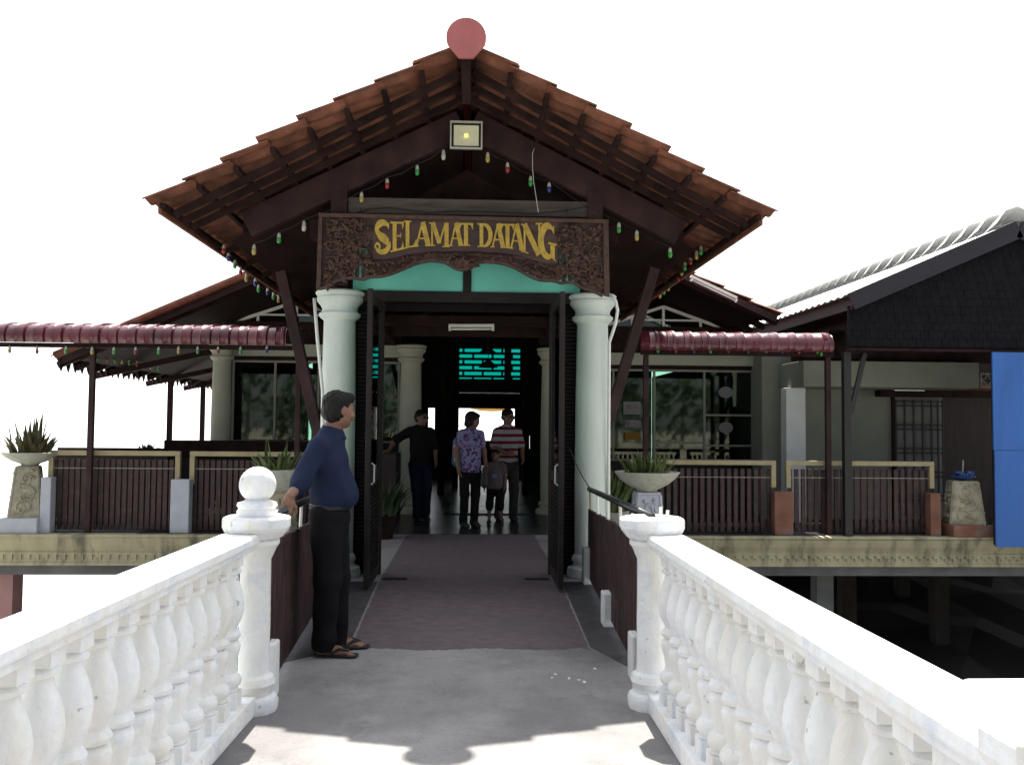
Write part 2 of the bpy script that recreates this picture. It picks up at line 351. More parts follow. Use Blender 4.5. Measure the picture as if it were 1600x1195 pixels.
# terrace edge: cornice with dentils, beam and pillars
def cornice(x0, x1, label, beam=True):
    t = thing('terrace_edge', label, 'ledge', ((x0 + x1) / 2, 12.2, -.65))
    prof = [(12.34, -.004), (12.10, -.004), (12.085, -.02), (12.10, -.04), (12.12, -.05), (12.125, -.08), (12.15, -.15), (12.19, -.215), (12.20, -.235),
            (12.185, -.245), (12.185, -.26), (12.21, -.27), (12.21, -.375), (12.195, -.385), (12.195, -.42), (12.34, -.42)]
    obj('cornice', MB().prismx(prof, x0, x1), M['cornice'], t)
    d = MB(); x = x0 + .06; low = []
    while x < x1 - .12:
        low += [(x, -.276), (x, -.31), (x + .045, -.31), (x + .045, -.345), (x + .075, -.345), (x + .075, -.276)]; x += .115
    d.prism([(x0 + .02, -.262), (x0 + .02, -.276)] + low + [(x1 - .02, -.276), (x1 - .02, -.262)], 12.19, 12.214)
    obj('dentil_band', d, M['cornice'], t)
    obj('beam', MB().box(x0 + .1, x1, 12.30, 12.6, -.56, -.422), M['concrete'], t)
    return t
tl = cornice(-6.52, -2.4, 'cream moulded terrace ledge with dentils at the left above the bright water')
obj('pillar', MB().box(-6.42, -6.13, 12.42, 12.7, -2.7, -.565), mat('flare_pink_pillar', (.38, .20, .20), .8, .1, 4, .2, stain=(.25, .22, .22), stain_amt=.4), tl)  # pillar coloured pink for the lens flare that tints it
# side return of the left ledge
obj('side_cornice', MB().box(-6.46, -6.36, 12.342, 21, -.42, -.004), M['cornice'], tl)
tr = cornice(2.3, 16, 'cream stained terrace ledge with dentils at the right above the dark underside')
for x, y in ((5.05, 12.66), (-1.0, 16), (2.6, 15), (6.4, 15), (8, 15), (9.6, 13), (6.2, 19), (9.3, 19), (3.2, 21), (5.0, 17.5), (1.9, 9.2), (1.9, 11.6), (-2.2, 9.2), (-2.2, 11.6)):
    obj('pillar', MB().box(x - .12, x + .12, y, y + .24, -2.5, -.35 if y > 12.7 else -.565), M['concrete'] if y < 12.9 else M['shade_concrete'], tr)  # pillars further under the deck take the shade-darkened concrete

# ================================================================= white balustrades
BAL = [(0.062, 0), (.062, .075), (.045, .08), (.040, .095), (.052, .11), (.056, .13), (.050, .15), (.034, .165), (.030, .19), (.036, .23), (.046, .27), (.050, .295),
       (.044, .315), (.032, .325), (.046, .335), (.050, .35), (.044, .365), (.032, .375), (.034, .39), (.048, .42), (.058, .46), (.061, .50), (.056, .545), (.044, .59), (.034, .625), (.031, .645),
       (.045, .652), (.048, .665), (.040, .675), (.036, .685)]
def baluster():
    m = MB(); m.lathe([(r * 1.16, z) for r, z in BAL[2:]], (0, 0, .10), 16)
    m.box(-.055, .055, -.055, .055, .10, .178); m.box(-.05, .05, -.05, .05, .782, .842)
    return m
def newel_mb(x, y, rot=0):
    m = MB(); q = MB()
    q.lathe([(.125, 0), (.13, .05), (.12, .075), (.10, .085), (.105, .12), (.115, .14), (.105, .175), (.085, .19), (.08, .21), (.078, .78), (.088, .80), (.105, .84), (.12, .86), (.12, .88), (.10, .90)], (x, y, 0), 12)
    return q
def balustrade(name_label, side, xa_near, xa_far, y_near, y_far, ball, wing=False):
    """xa: inner edge of the top rail"""
    t = thing('balustrade', name_label, 'railing', (xa_far, y_far, 0))
    s = side
    def X(y, off): return xa_far + (xa_near - xa_far) * (y_far - y) / (y_far - y_near) + s * off
    def strip(name, o0, o1, z0, z1, y0, y1, m=M['white'], bev=.006):
        b = MB(); n = 14
        for i in range(n):
            pass
        b.prismz([(X(y0, o0), y0), (X(y0, o1), y0), (X(y1, o1), y1), (X(y1, o0), y1)], z0, z1)
        return obj(name, b, m, t, bevel=bev)
    y0 = -6.0
    strip('top_rail', 0, .20, .872, .925, y0, y_far - .02, bev=.012)
    strip('rail_moulding', .022, .178, .840, .871, y0, y_far - .05)
    strip('bottom_kerb', .01, .19, 0, .10, y0, y_far - .08, bev=.008)
    proto = None; y = y_far - .27; k = 0
    while y > y0 + .1:
        if all(abs(y - q) > .15 for q in (1.47, -1.7, -5)):
            if proto is None:
                proto = obj('baluster', baluster(), M['white'], t, smooth=40); proto.location = (X(y, .10), y, 0)
            else:
                c = proto.copy(); COL.objects.link(c); c.parent = t; c.location = (X(y, .10), y, 0)
            k += 1
        y -= .18
    yn = [y_far, 1.47, -1.7, -5.0]
    for i, yy in enumerate(yn):
        nx = X(yy, .10)
        if i == 0: nx = X(yy, .05)
        n = obj('newel_post', newel_mb(nx, yy), M['white'], t, smooth=35)
        cp = MB().lathe([(.10, .885), (.135, .895), (.165, .93), (.175, .95), (.175, .995), (.165, 1.005)], (nx, yy, 0), 10)
        obj('cap', cp, M['white'], n, bevel=.008)
        if (ball and i == 0) or i > 1:
            obj('collar', MB().lathe([(.10, 1.0), (.105, 1.03), (.095, 1.045), (.105, 1.06), (.10, 1.075), (.07, 1.085), (.05, 1.10)], (nx, yy, 0), 20), M['white'], n, smooth=50)
            b = MB().ball((nx, yy, 1.168), .095, 28); obj('ball_finial', b, M['white'], n, smooth=True)
        elif i == 0:
            for dx, dy, h in ((.05, .02, .05), (.085, .01, .035), (-.10, .03, .014)): obj('broken_stub', MB().tube([(nx + dx, yy + dy, 1.0), (nx + dx + .003, yy + dy, 1.005 + h)], .009, 8), M['white'], n)
    if wing:
        b = MB().box(X(1.9, .201), 3.2, 1.86, 2.06, .872, .922); obj('top_rail', b, M['white'], t, bevel=.012)
        b = MB().box(X(1.9, .201), 3.2, 1.87, 2.05, 0, .10); obj('bottom_kerb', b, M['white'], t, bevel=.008)
        for k in range(9):
            c = proto.copy(); COL.objects.link(c); c.parent = t; c.location = (1.32 + .2 * k, 1.96, 0)
        b = MB().box(1.17, 3.3, 1.8, 2.12, -.32, -.003); struct('walkway_wing', b, M['paving'])
    return t
balustrade('white plaster balustrade on the left with a ball on its end post', -1, -1.175, -1.075, 2.3, 4.8, True)
balustrade('white plaster balustrade on the right with a flat broken cap', 1, .935, .925, 2.3, 4.82, False, True)

# ================================================================= maroon slat fences beside the walkway
def fence(label, xn, yn, xf, yf, zn, zf, hn, hf, side):
    t = thing('slatted_fence', label, 'fence', (xn, yn, 0))
    def P(u, z): return Vector((xn + (xf - xn) * u, yn + (yf - yn) * u, z))
    L = (P(1, 0) - P(0, 0)).length; b = MB(); n = int(L / .105)
    for i in range(n):
        u0 = (i + .06) / n; u1 = (i + .94) / n; zt = zn + (zf - zn) * (u0 + u1) / 2 + rnd.uniform(-.006, .006)
        b.beam(P((u0 + u1) / 2, .05), P((u0 + u1) / 2, zt), .02, (u1 - u0) * L, up=(xf - xn, yf - yn, 0))
    obj('slats', b, M['fence'], t)
    q = MB()
    for z in (.16, .60): q.beam(P(0, z) + Vector((side * .03, 0, 0)), P(1, z * (.8 if z > .3 else 1)) + Vector((side * .03, 0, 0)), .03, .05)
    obj('backing_rail', q, M['fence'], t)
    obj('handrail', MB().tube([P(-.04, hn), P(.5, (hn + hf) / 2), P(1, hf)], .024, 12), M['rail'], t, smooth=True)
    for u in (.12, .34, .56, .78, .97):
        obj('post', MB().tube([P(u, .05) + Vector((side * .03, 0, 0)), P(u, hn + (hf - hn) * u - .02)], .011, 8), M['white_metal'] if u != .97 else M['cream'], t)
    return t, P
fl_, PL = fence('maroon slat fence whose black pipe rail the man in blue holds', -1.10, 4.98, -1.27, 8.62, .84, .685, .985, .88, -1)
fr_, PR = fence('maroon slat fence under a black pipe rail, right of the entrance floor', .985, 4.98, 1.135, 8.62, .86, .685, 1.0, .88, 1)
def blk(x, y, w_, d, h, label):
    b = MB().box(x - w_ / 2, x + w_ / 2, y - d / 2, y + d / 2, .0, h)
    return tag(obj('concrete_block', b, M['white'], bevel=.012), label, 'block')
blk(.985, 5.33, .075, .16, .27, 'white chipped block standing at the near end of the right maroon fence')
blk(1.03, 6.75, .08, .16, .25, 'small white chipped block halfway along the right maroon fence')
blk(1.11, 8.5, .10, .16, .34, 'pale block beside the foot of the right entrance column')
blk(-1.085, 5.03, .07, .12, .30, 'white chipped block against the left ball-topped post')

# ================================================================= tiles
def wavef(y, W):
    t = (y / W) % 1.0
    return .030 * math.sin(math.pi * min(t / .62, 1)) ** .8 if t < .62 else -.006 * math.sin(math.pi * (t - .62) / .38)
def tile_slope(x0, z0, x1, z1, ya_, yb, rows, flare=0, W=.235, lift=.035, lap=.06, th=.013, jit=.004):
    mb = MB(); dx, dz = x1 - x0, z1 - z0; L = math.hypot(dx, dz); dx /= L; dz /= L
    s = 1 if dx > 0 else -1; nx, nz = -dz * s, dx * s
    ny = int(round((yb - ya_) / (W / 6)))
    for i in range(rows):
        a = i / rows * L - (0 if i == 0 else .01); b = (i + 1) / rows * L + lap
        vs = []; fs = []; ya = ya_ - flare * (1 - (i + .5) / rows)
        for j in range(ny + 1):
            y = ya + (yb - ya) * j / ny; wv = wavef(y - ya_ + 10 * W, W); jj = math.sin(int((y - ya) / W) * 12.9 + i * 7.1) * jit; jb = math.sin(int((y - ya) / W) * 5.3 + i * 3.7) * .012
            for (s_, h) in ((a, wv + .004), (b + jb, wv + lift + jj)):
                for q in (0, -th):
                    vs.append((x0 + dx * s_ + nx * (h + q), y, z0 + dz * s_ + nz * (h + q)))
        for j in range(ny):
            o = j * 4; p = o + 4
            fs += [(o, o + 2, p + 2, p), (o + 1, p + 1, p + 3, o + 3), (o + 2, o + 3, p + 3, p + 2), (o, p, p + 1, o + 1)]
        fs += [(0, 1, 3, 2), (ny * 4, ny * 4 + 2, ny * 4 + 3, ny * 4 + 1)]
        mb.add(vs, fs)
    return mb
def ridge_cap(x, z, ya, yb, r=.13, seg=.34):
    mb = MB(); y = ya; k = 0
    while y < yb:
        y2 = min(y + seg + .03, yb)
        vs = []; n = 10
        for (yy, rr) in ((y, r + .015), (y2, r)):
            for q in (0, -.015):
                for k in range(n + 1):
                    t = math.pi * (k / n) * 1.15 - .075 * math.pi
                    vs.append((x + (rr + q) * math.cos(t), yy, z + (rr + q) * math.sin(t)))
        m = n + 1; fs = []
        for k in range(n):
            fs += [(k, k + 1, 2 * m + k + 1, 2 * m + k), (m + k, 3 * m + k, 3 * m + k + 1, m + k + 1), (k, m + k, m + k + 1, k + 1), (2 * m + k, 2 * m + k + 1, 3 * m + k + 1, 3 * m + k)]
        mb.add(vs, fs); y += seg
    return mb

# ================================================================= entrance porch
YF, YC = 7.62, 8.95; YP = 7.31                      # gable front, column line
porch = thing('entrance_porch', 'gabled entrance porch with terracotta tiles, two pale columns and open brown doors', 'porch', (XC, YC, 0))
zA = az(63, YP); zE = az(320, YF); xE = 2.645           # tile plane at ridge and eave
for s in (-1, 1):
    obj('roof_slope', tile_slope(XC + s * .05, zA - .02, XC + s * xE, zE, YF, 15.25, 8, flare=YF - YP), M['tile'], porch, smooth=30)
slope = (zA - zE) / (xE - .05)
def under(x, drop=0): return zA - .02 - slope * (abs(x - XC) - .05) - drop      # plane under the tiles
cosr = math.cos(math.atan(slope))
def sbeam(xa, xb, y, wd, ht, drop):
    """a timber along the slope"""
    f = max(0, (8.6 - y) / 1.0) * (YF - YP)
    return MB().beam((XC + xa, y - f, under(XC + xa, drop)), (XC + xb, y, under(XC + xb, drop)), wd, ht, up=(0, 0, 1))
for s in (-1, 1):
    for i in range(9):                                  # battens under each tile course, running back
        u = .06 + (xE - .12) * i / 8.0
        obj('batten', MB().beam((XC + s * u, YP + (YF - YP) * u / xE + .10, under(XC + u, .045)), (XC + s * u, 15.2, under(XC + u, .045)), .045, .045), M['wood'], porch)
    for y in (7.92, 8.17, 8.42, 9.6, 10.4, 11.2, 12.0, 12.8, 13.6, 14.4):
        obj('rafter', sbeam(s * .06, s * (xE - .1), y, .055, .055, .095), M['wood'], porch)
    obj('barge_beam', sbeam(s * .05, s * 2.12, 8.72, .09, .26, .215), M['wood2'], porch, bevel=.006)
    # eave board carrying the tile ends, seen from below
    obj('eave_board', MB().beam((XC + s * (xE - .03), YF + .12, under(XC + xE, .03)), (XC + s * (xE - .03), 15.2, under(XC + xE, .03)), .03, .10), M['tile'], porch)
    for u in (.9, 1.5, 2.15): obj('purlin', MB().beam((XC + s * u, 8.83, under(XC + u, .20)), (XC + s * u, 15.2, under(XC + u, .20)), .07, .11), M['wood'], porch)
    obj('soffit_board', MB().add([(XC + s * a, y, under(XC + a, .27)) for a in (.05, 2.3) for y in (8.8, 15.2)] + [(XC + s * a, y, under(XC + a, .25)) for a in (.05, 2.3) for y in (8.8, 15.2)],
        [(0, 1, 3, 2), (4, 6, 7, 5), (0, 2, 6, 4), (1, 5, 7, 3), (0, 4, 5, 1), (2, 3, 7, 6)]), M['wood'], porch)
obj('ridge_cap', ridge_cap(XC, zA + .02, YP - .02, 15.2), M['tile'], porch, smooth=30)
# finial disc: a rounded teardrop
cz = az(64, YP) ; r = .165; poly = []
for k in range(28):
    t = R(-22) + R(224) * k / 27; poly.append((XC + r * math.cos(t), cz + r * math.sin(t)))
poly += [(XC - .06, cz - .172), (XC + .06, cz - .172)]
obj('ridge_end_disc', MB().prism(poly, YP - .07, YP - .03), M['finial'], porch, bevel=.006)
obj('ridge_board', MB().box(XC - .04, XC + .04, YP + .12, 8.15, under(XC + .05, .22), under(XC + .05, .06)), M['wood'], porch)
obj('king_post', MB().box(XC - .13, XC + .13, 8.70, 8.80, 4.32, zA - .3), M['wood2'], porch)
for k in (-1, 0, 1): obj('post_batten', MB().box(XC + k * .075 - .014, XC + k * .075 + .014, 8.655, 8.679, 4.36, zA - .32), M['wood'], porch)
zt0, zt1 = az(339, 8.78), az(315, 8.78)
obj('tie_beam', MB().box(ax(540, 8.78), ax(916, 8.78), 8.70, 8.80, zt0, zt1), M['tie'], porch, bevel=.004)
for a, b in ((514, 539), (914, 938)):
    obj('post', MB().box(ax(a, 8.78), ax(b, 8.78), 8.66, 8.82, 2.83, under(ax(b if a < 700 else a, 8.78), .35) + .05), M['wood2'], porch)
obj('lintel', MB().box(-1.62, 1.45, 8.86, 9.06, 3.32, 3.5), M['wood'], porch)
obj('gable_back_board', MB().prism([(-1.35 + 0, 3.45), (1.2, 3.45), (XC, under(XC, .5))], 9.4, 9.43), M['wood'], porch)
# columns
def column_parts(parent, x, y, m, ztop=2.80, r=.165):
    h = ztop; s = r / .165
    c = obj('column', MB().lathe([(.168 * s, .22), (.172 * s, .9), (.168 * s, 1.7), (.155 * s, h - .30)], (x, y, 0), 40), m, parent, smooth=40)
    obj('base', MB().lathe([(.24 * s, 0), (.245 * s, .04), (.235 * s, .085), (.19 * s, .10), (.178 * s, .13), (.195 * s, .15), (.20 * s, .17), (.19 * s, .195), (.17 * s, .22)], (x, y, 0), 40), m, c, smooth=40)
    obj('capital', MB().lathe([(.155 * s, h - .30), (.165 * s, h - .285), (.185 * s, h - .27), (.205 * s, h - .245), (.205 * s, h - .225), (.18 * s, h - .21), (.172 * s, h - .18), (.185 * s, h - .15), (.205 * s, h - .125),
        (.225 * s, h - .10), (.228 * s, h - .07), (.215 * s, h - .055), (.235 * s, h - .04), (.24 * s, h - .015), (.225 * s, h)], (x, y, 0), 40), m, c, smooth=40)
    return c
xcl, xcr = ax(528, YC), ax(925, YC)
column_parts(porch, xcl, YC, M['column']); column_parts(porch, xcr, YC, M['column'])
for s, px0, py0, px1, py1 in ((-1, 440, 425, 495, 668), (1, 1022, 420, 953, 650)):
    a = at(px0, py0, 9.1); b = at(px1, py1, 9.1); b = a + (b - a) * 1.05
    obj('brace', MB().beam(a, b, .10, .13, up=(0, 1, 0)), M['wood2'], porch, bevel=.004)
# door frame, transom glass, louvred side panels
YD = 9.02
zl = az(457, YD)
obj('door_header', MB().box(ax(556, YD), ax(902, YD), YD - .05, YD + .06, az(474, YD), zl), M['door'], porch, bevel=.004)
obj('door_header', MB().box(ax(600, YD), ax(858, YD), YD + .061, YD + .10, az(486, YD), az(474, YD) - .002), M['louvre'], porch)
for a, b in ((572, 598), (858, 880)): obj('door_jamb', MB().box(ax(a, YD), ax(b, YD), YD - .04, YD + .06, 0.004, az(474, YD) - .001), M['door'], porch, bevel=.004)
for a, b in ((548, 571), (881, 905)):
    p = MB(); x0, x1 = ax(a, YD), ax(b, YD); z = .1
    p.box(x0 + .001, x1 - .001, YD + .03, YD + .05, .0, az(474, YD) - .001)
    while z < 2.6: p.box(x0, x1, YD - .02, YD + .028, z, z + .028); z += .04
    obj('louvre_panel', p, M['louvre'], porch)
z0, z1 = zl + .001, az(335, YD)
for a, b in ((548, 721), (734, 905)): obj('transom_pane', MB().box(ax(a, YD), ax(b, YD), YD - .012, YD - .004, z0, z1), M['teal'], porch)
obj('transom_mullion', MB().box(ax(721, YD), ax(734, YD), YD - .04, YD + .04, z0, z1), M['door'], porch)
obj('transom_backing', MB().box(ax(540, YD), ax(910, YD), YD + .05, YD + .06, z0, z1), M['wood'], porch)
# opened door leaves
for s, xh in ((-1, ax(598, YD)), (1, ax(858, YD))):
    y0, y1 = 8.02, 8.95; x = xh + s * .03; zt = az(476, YD)
    f = MB()
    xa, xb = x - .022, x + .022
    f.box(xa, xb, y0, y0 + .09, .03, zt); f.box(xa, xb, y1 - .08, y1, .03, zt)
    for q in (.03, .95, zt - .10): f.box(xa, xb, y0 + .091, y1 - .081, q, q + .10)
    lf = obj('door_leaf', f, M['door'], porch, bevel=.004)
    obj('pane', MB().box(x - .005, x + .005, y0 + .09, y1 - .08, 1.051, zt - .101), M['glass'], lf)
    sl_ = MB(); z = .14
    while z < .93: sl_.box(x - .015, x + .015, y0 + .092, y1 - .082, z, z + .03); z += .042
    obj('louvre_slats', sl_, M['louvre'], lf)
    obj('handle', MB().tube([(x - s * .03, y0 + .04, .95), (x - s * .055, y0 + .04, .97), (x - s * .055, y0 + .04, 1.12), (x - s * .03, y0 + .04, 1.14)], .008, 8), M['lamp_body'], lf)
# door track stops on floor
for a, b in ((597, 636), (820, 858)):
    struct('floor_strip', MB().box(at(a, 904, 8.7).x, at(b, 904, 8.7).x, 8.68, 8.72, .004, .016), M['black'])
# side beams of the porch running back
for s in (-1, 1): obj('side_beam', MB().box(XC + s * 1.28 - .07, XC + s * 1.28 + .07, 9.1, 15.2, 2.82, 3.0), M['wood'], porch)
for y in (10.6, 12.3, 13.8): obj('ceiling_beam', MB().box(XC - 1.2, XC + 1.2, y, y + .1, 2.84, 2.98), M['wood'], porch)

# conduits on the columns
def pipe(label, pts, r=.016): return tag(obj('conduit_pipe', MB().tube(pts, r, 8), M['white_metal'], smooth=True), label, 'pipe')
pipe('white conduit running down the left entrance column', [at(491, 466, 8.76), at(496, 530, 8.76), at(504, 610, 8.76), at(505, 700, 8.80), at(505, 860, 8.85)])
pipe('white conduit bulging out beside the right entrance column', [at(953, 461, 8.72), at(962, 470, 8.72), at(965, 485, 8.74), at(962, 505, 8.76), at(952, 535, 8.78), at(951, 700, 8.80), at(951, 830, 8.85)])
# loose cable on the gable
tag(obj('cable', MB().tube([at(p, q, 8.56) for p, q in ((835, 232), (832, 240), (832, 262), (834, 285), (838, 310), (841, 332))], .004, 6), M['lamp_body'], smooth=True), 'thin grey cable dangling from the right gable beam', 'cable')
tag(obj('cable', MB().tube([at(p, q, 8.68) for p, q in ((557, 334), (575, 327), (610, 325), (650, 330), (672, 333), (700, 330), (760, 331), (830, 334), (880, 330), (925, 322), (940, 318))], .004, 6), M['black'], smooth=True), 'black wire drooping along the weathered tie beam', 'cable')
tag(obj('cable', MB().tube([at(p, q, 8.58) for p, q in ((890, 700), (900, 725), (912, 748), (924, 766))], .005, 6), M['black'], smooth=True), 'black wire tied from the door to the right pipe rail', 'cable')

# floodlight
fl = thing('floodlight', 'square floodlight on the king post under the ridge', 'floodlight', at(723, 235, 8.6))
x0, x1, za_, zb_ = ax(698, 8.55), ax(749, 8.55), az(235, 8.55), az(192, 8.55)
b = MB(); t_ = .014
b.box(x0, x1, 8.50, 8.53, za_, za_ + t_); b.box(x0, x1, 8.50, 8.53, zb_ - t_, zb_); b.box(x0, x0 + t_, 8.50, 8.53, za_ + t_, zb_ - t_); b.box(x1 - t_, x1, 8.50, 8.53, za_ + t_, zb_ - t_)
obj('frame', b, M['lamp_body'], fl)
obj('housing', MB().box(x0 + .015, x1 - .015, 8.535, 8.62, za_ + .015, zb_ - .015), M['black'], fl, bevel=.006)
cx_, cz_ = (x0 + x1) / 2, (za_ + zb_) / 2; hw, hh = (x1 - x0) / 2 - .035, (zb_ - za_) / 2 - .035
b = MB(); v = [(cx_ - hw, 8.528, cz_ - hh), (cx_ + hw, 8.528, cz_ - hh), (cx_ + hw, 8.528, cz_ + hh), (cx_ - hw, 8.528, cz_ + hh), (cx_ - .03, 8.534, cz_ - .025), (cx_ + .03, 8.534, cz_ - .025), (cx_ + .03, 8.534, cz_ + .025), (cx_ - .03, 8.534, cz_ + .025)]
b.add(v, [(0, 1, 5, 4), (1, 2, 6, 5), (2, 3, 7, 6), (3, 0, 4, 7), (4, 5, 6, 7)])
obj('reflector', b, M['lens'], fl)
obj('bulb', MB().box(cx_ - .018, cx_ + .018, 8.515, 8.532, cz_ - .015, cz_ + .015), emis(mat('led_chip', (.7, .6, .15), .4, .1, 5, 0), (1, .8, .2), .5), fl)
obj('bracket', MB().box(cx_ - .05, cx_ + .05, 8.621, 8.66, cz_ - .02, cz_ + .02), M['black'], fl)

# ================================================================= carved sign
YS = 8.60
sign = thing('carved_sign', 'carved brown wooden sign with gold lettering over the entrance', 'sign', at(723, 457, YS))
def sp(cx, cy): p = at(480 + cx / 3.265, 320 + cy / 3.265, YS); return (p.x, p.z)
bot = [(50, 435), (75, 434), (100, 425), (125, 408), (150, 395), (190, 384), (230, 380), (262, 386), (290, 388), (310, 378), (330, 374), (375, 373), (420, 363), (460, 348), (500, 330), (540, 312), (580, 300), (610, 294), (640, 292), (670, 296), (700, 300), (722, 312), (740, 325), (765, 336), (790, 340), (815, 337), (840, 328), (860, 312),
       (880, 302), (915, 298), (950, 300), (990, 306), (1030, 317), (1065, 332), (1100, 352), (1140, 374), (1180, 390), (1215, 394), (1250, 393), (1280, 402), (1300, 408), (1325, 402), (1350, 402), (1375, 415), (1400, 430), (1450, 445), (1480, 458), (1500, 470), (1540, 470)]
def boty(x):
    for (a, b), (c, d) in zip(bot, bot[1:]):
        if a <= x <= c: return b + (d - b) * (x - a) / (c - a)
    return bot[0][1] if x < 50 else bot[-1][1]
def topy(x): return 44 + (x - 60) * (34 / 1475.)
fr = MB()
fr.prism([sp(60, topy(60)), sp(1537, topy(1537)), sp(1537, topy(1537) + 20), sp(62, topy(60) + 20)], YS - .03, YS + .03)
fr.prism([sp(60, topy(60) + 20.5), sp(80, topy(80) + 20.5), sp(72, 418), sp(48, 436)], YS - .03, YS + .03)
fr.prism([sp(1507, topy(1507) + 20.5), sp(1535, topy(1535) + 20.5), sp(1541, 470), sp(1512, 462)], YS - .03, YS + .03)
obj('frame', fr, M['carve'], sign, bevel=.004)
def tub(y): return y
edge = MB(); pts = [(x, boty(x)) for x in range(58, 1516, 9)]
for (xa, ya), (xb, yb) in zip(pts, pts[1:]):
    edge.prism([sp(xa, ya), sp(xb, yb), sp(xb, yb - 13), sp(xa, ya - 13)], YS - .022, YS + .018)
obj('scalloped_edge', edge, M['carve'], sign)
def nb(x):
    c = [(335, 282), (430, 276), (540, 250), (620, 240), (830, 238), (930, 244), (1050, 254), (1180, 292), (1270, 322), (1290, 326)]
    for (a, b), (e_, d) in zip(c, c[1:]):
        if a <= x <= e_: return b + (d - b) * (x - a) / (e_ - a)
    return 270
P_ = [sp(x, topy(x) + 20.5) for x in range(335, 1291, 35)]; Q_ = [sp(x, nb(x)) for x in range(335, 1291, 35)]
nbm = MB()
for i in range(len(P_) - 1): nbm.prism([P_[i], P_[i + 1], Q_[i + 1], Q_[i]], YS - .008, YS + .012)
obj('name_board', nbm, M['board'], sign)
bk = MB()
for i in range(66, 1520, 11):
    t0_ = nb(i) - 3 if 335 <= i <= 1270 else topy(i) + 20; b0_ = boty(i) - (26 if 330 < i < 1275 else 16)
    if (225 < i < 330 or 1275 < i < 1375) and (i // 11) % 3 == 0: b0_ = t0_ + (b0_ - t0_) * .45
    if b0_ > t0_: bk.prism([sp(i, t0_), sp(i + 10.9, t0_), sp(i + 10.9, b0_), sp(i, b0_)], YS + .013, YS + .02)
obj('backing', bk, M['board'], sign)
# scrollwork
sc = MB(); cnt = [0]
def leaf(cx, cy, ang, ln, wd, dep=.02):
    n = 7; up = []; lo = []
    for i in range(n + 1):
        u = i / n; w_ = wd * math.sin(math.pi * u ** .8) * .5; bend = ln * .18 * u * u
        px = cx + math.cos(ang) * ln * u - math.sin(ang) * bend; py = cy + math.sin(ang) * ln * u + math.cos(ang) * bend
        up.append((px - math.sin(ang) * w_, py + math.cos(ang) * w_)); lo.append((px + math.sin(ang) * w_, py - math.cos(ang) * w_))
    cnt[0] += 1; y = YS - dep - (cnt[0] % 23) * .0006
    mid = [((a[0] + b[0]) / 2, (a[1] + b[1]) / 2) for a, b in zip(up, lo)]
    for i in range(n):
        A, B, C, D = sp(*up[i]), sp(*up[i + 1]), sp(*lo[i + 1]), sp(*lo[i]); E_, F_ = sp(*mid[i]), sp(*mid[i + 1])
        sc.add([(A[0], YS + .01, A[1]), (B[0], YS + .01, B[1]), (C[0], YS + .01, C[1]), (D[0], YS + .01, D[1]), (A[0], y + .012, A[1]), (B[0], y + .012, B[1]), (C[0], y + .012, C[1]), (D[0], y + .012, D[1]), (E_[0], y, E_[1]), (F_[0], y, F_[1])],
               [(4, 5, 9, 8), (8, 9, 6, 7), (0, 3, 2, 1), (0, 1, 5, 4), (3, 7, 6, 2)])
def stem(pts, r=4.5):
    w3 = [Vector((sp(x, y)[0], YS - .008, sp(x, y)[1])) for x, y in pts]
    sc.tube(w3, [(.0022 * r) * (1 - .5 * i / len(w3)) + .002 for i in range(len(w3))], 6)
def spiral(cx, cy, r0, a0, dirn, turns=1.3):
    pts = []; n = 18
    for i in range(n + 1):
        u = i / n; a = a0 + dirn * u * turns * 2 * math.pi; r_ = r0 * (1 - .82 * u); pts.append((cx + r_ * math.cos(a), cy + r_ * math.sin(a)))
    stem(pts)
    for k in range(0, 15, 3):
        x, y = pts[k]; a = a0 + dirn * (k / n) * turns * 2 * math.pi
        leaf(x, y, a + dirn * .9, r0 * .62, r0 * .42)
    leaf(pts[-1][0] - r0 * .2, pts[-1][1], a0, r0 * .45, r0 * .4)
def inside(x, y, m=6): return (82 < x < 1505) and topy(x) + 20 < y < boty(x) - m and (not (338 < x < 1268) or y > nb(x) - 5)
def petalflower(cx, cy, r_):
    for k in range(5): leaf(cx, cy, -math.pi / 2 + (k - 2) * .62, r_, r_ * .6, .03)
def mirror(x): return 1598 - x
def both(fn, x, y, *a, flip=True):
    fn(x, y, *a)
for sx in (0, 1):
    f = (lambda x: x) if sx == 0 else mirror; d = 1 if sx == 0 else -1; yo = 0 if sx == 0 else 30
    def A_(a): return a if sx == 0 else math.pi - a
    for (x, y, r_) in ((120, 110, 34), (190, 150, 34), (130, 205, 34), (200, 240, 36), (125, 295, 34), (190, 325, 30), (110, 370, 26), (265, 120, 30), (290, 200, 30), (255, 300, 34), (310, 300, 26), (330, 345, 20), (225, 355, 18), (350, 305, 20), (270, 175, 20), (240, 90, 20), (320, 130, 16)):
        if r_ > 28: spiral(f(x), y + yo, r_, A_(rnd.uniform(0, 6)), d * rnd.choice((1, -1)))
        else: petalflower(f(x), y + yo, r_ * 1.2)
    for (x, y) in ((140, 140), (215, 185), (155, 245), (225, 290), (130, 340), (250, 245), (100, 400), (170, 370)):
        for k in range(3): leaf(f(x), y + yo, rnd.uniform(0, 6.28), 42, 24)
    stem([(f(95), 400 + yo), (f(150), 340 + yo), (f(160), 260 + yo), (f(220), 200 + yo), (f(200), 120 + yo), (f(290), 90 + yo)], 6)
    stem([(f(90), 330 + yo), (f(180), 290 + yo), (f(270), 270 + yo), (f(300), 340 + yo)], 5)
# extra random leaves filling the panels
for k in range(260):
    x = rnd.choice((rnd.uniform(85, 330), rnd.uniform(1275, 1500))); y = rnd.uniform(70, 450); a = rnd.uniform(0, 6.28); ln = rnd.uniform(22, 44)
    if inside(x, y, 16) and inside(x + math.cos(a) * ln, y + math.sin(a) * ln, 8): leaf(x, y, a, ln, ln * .5)
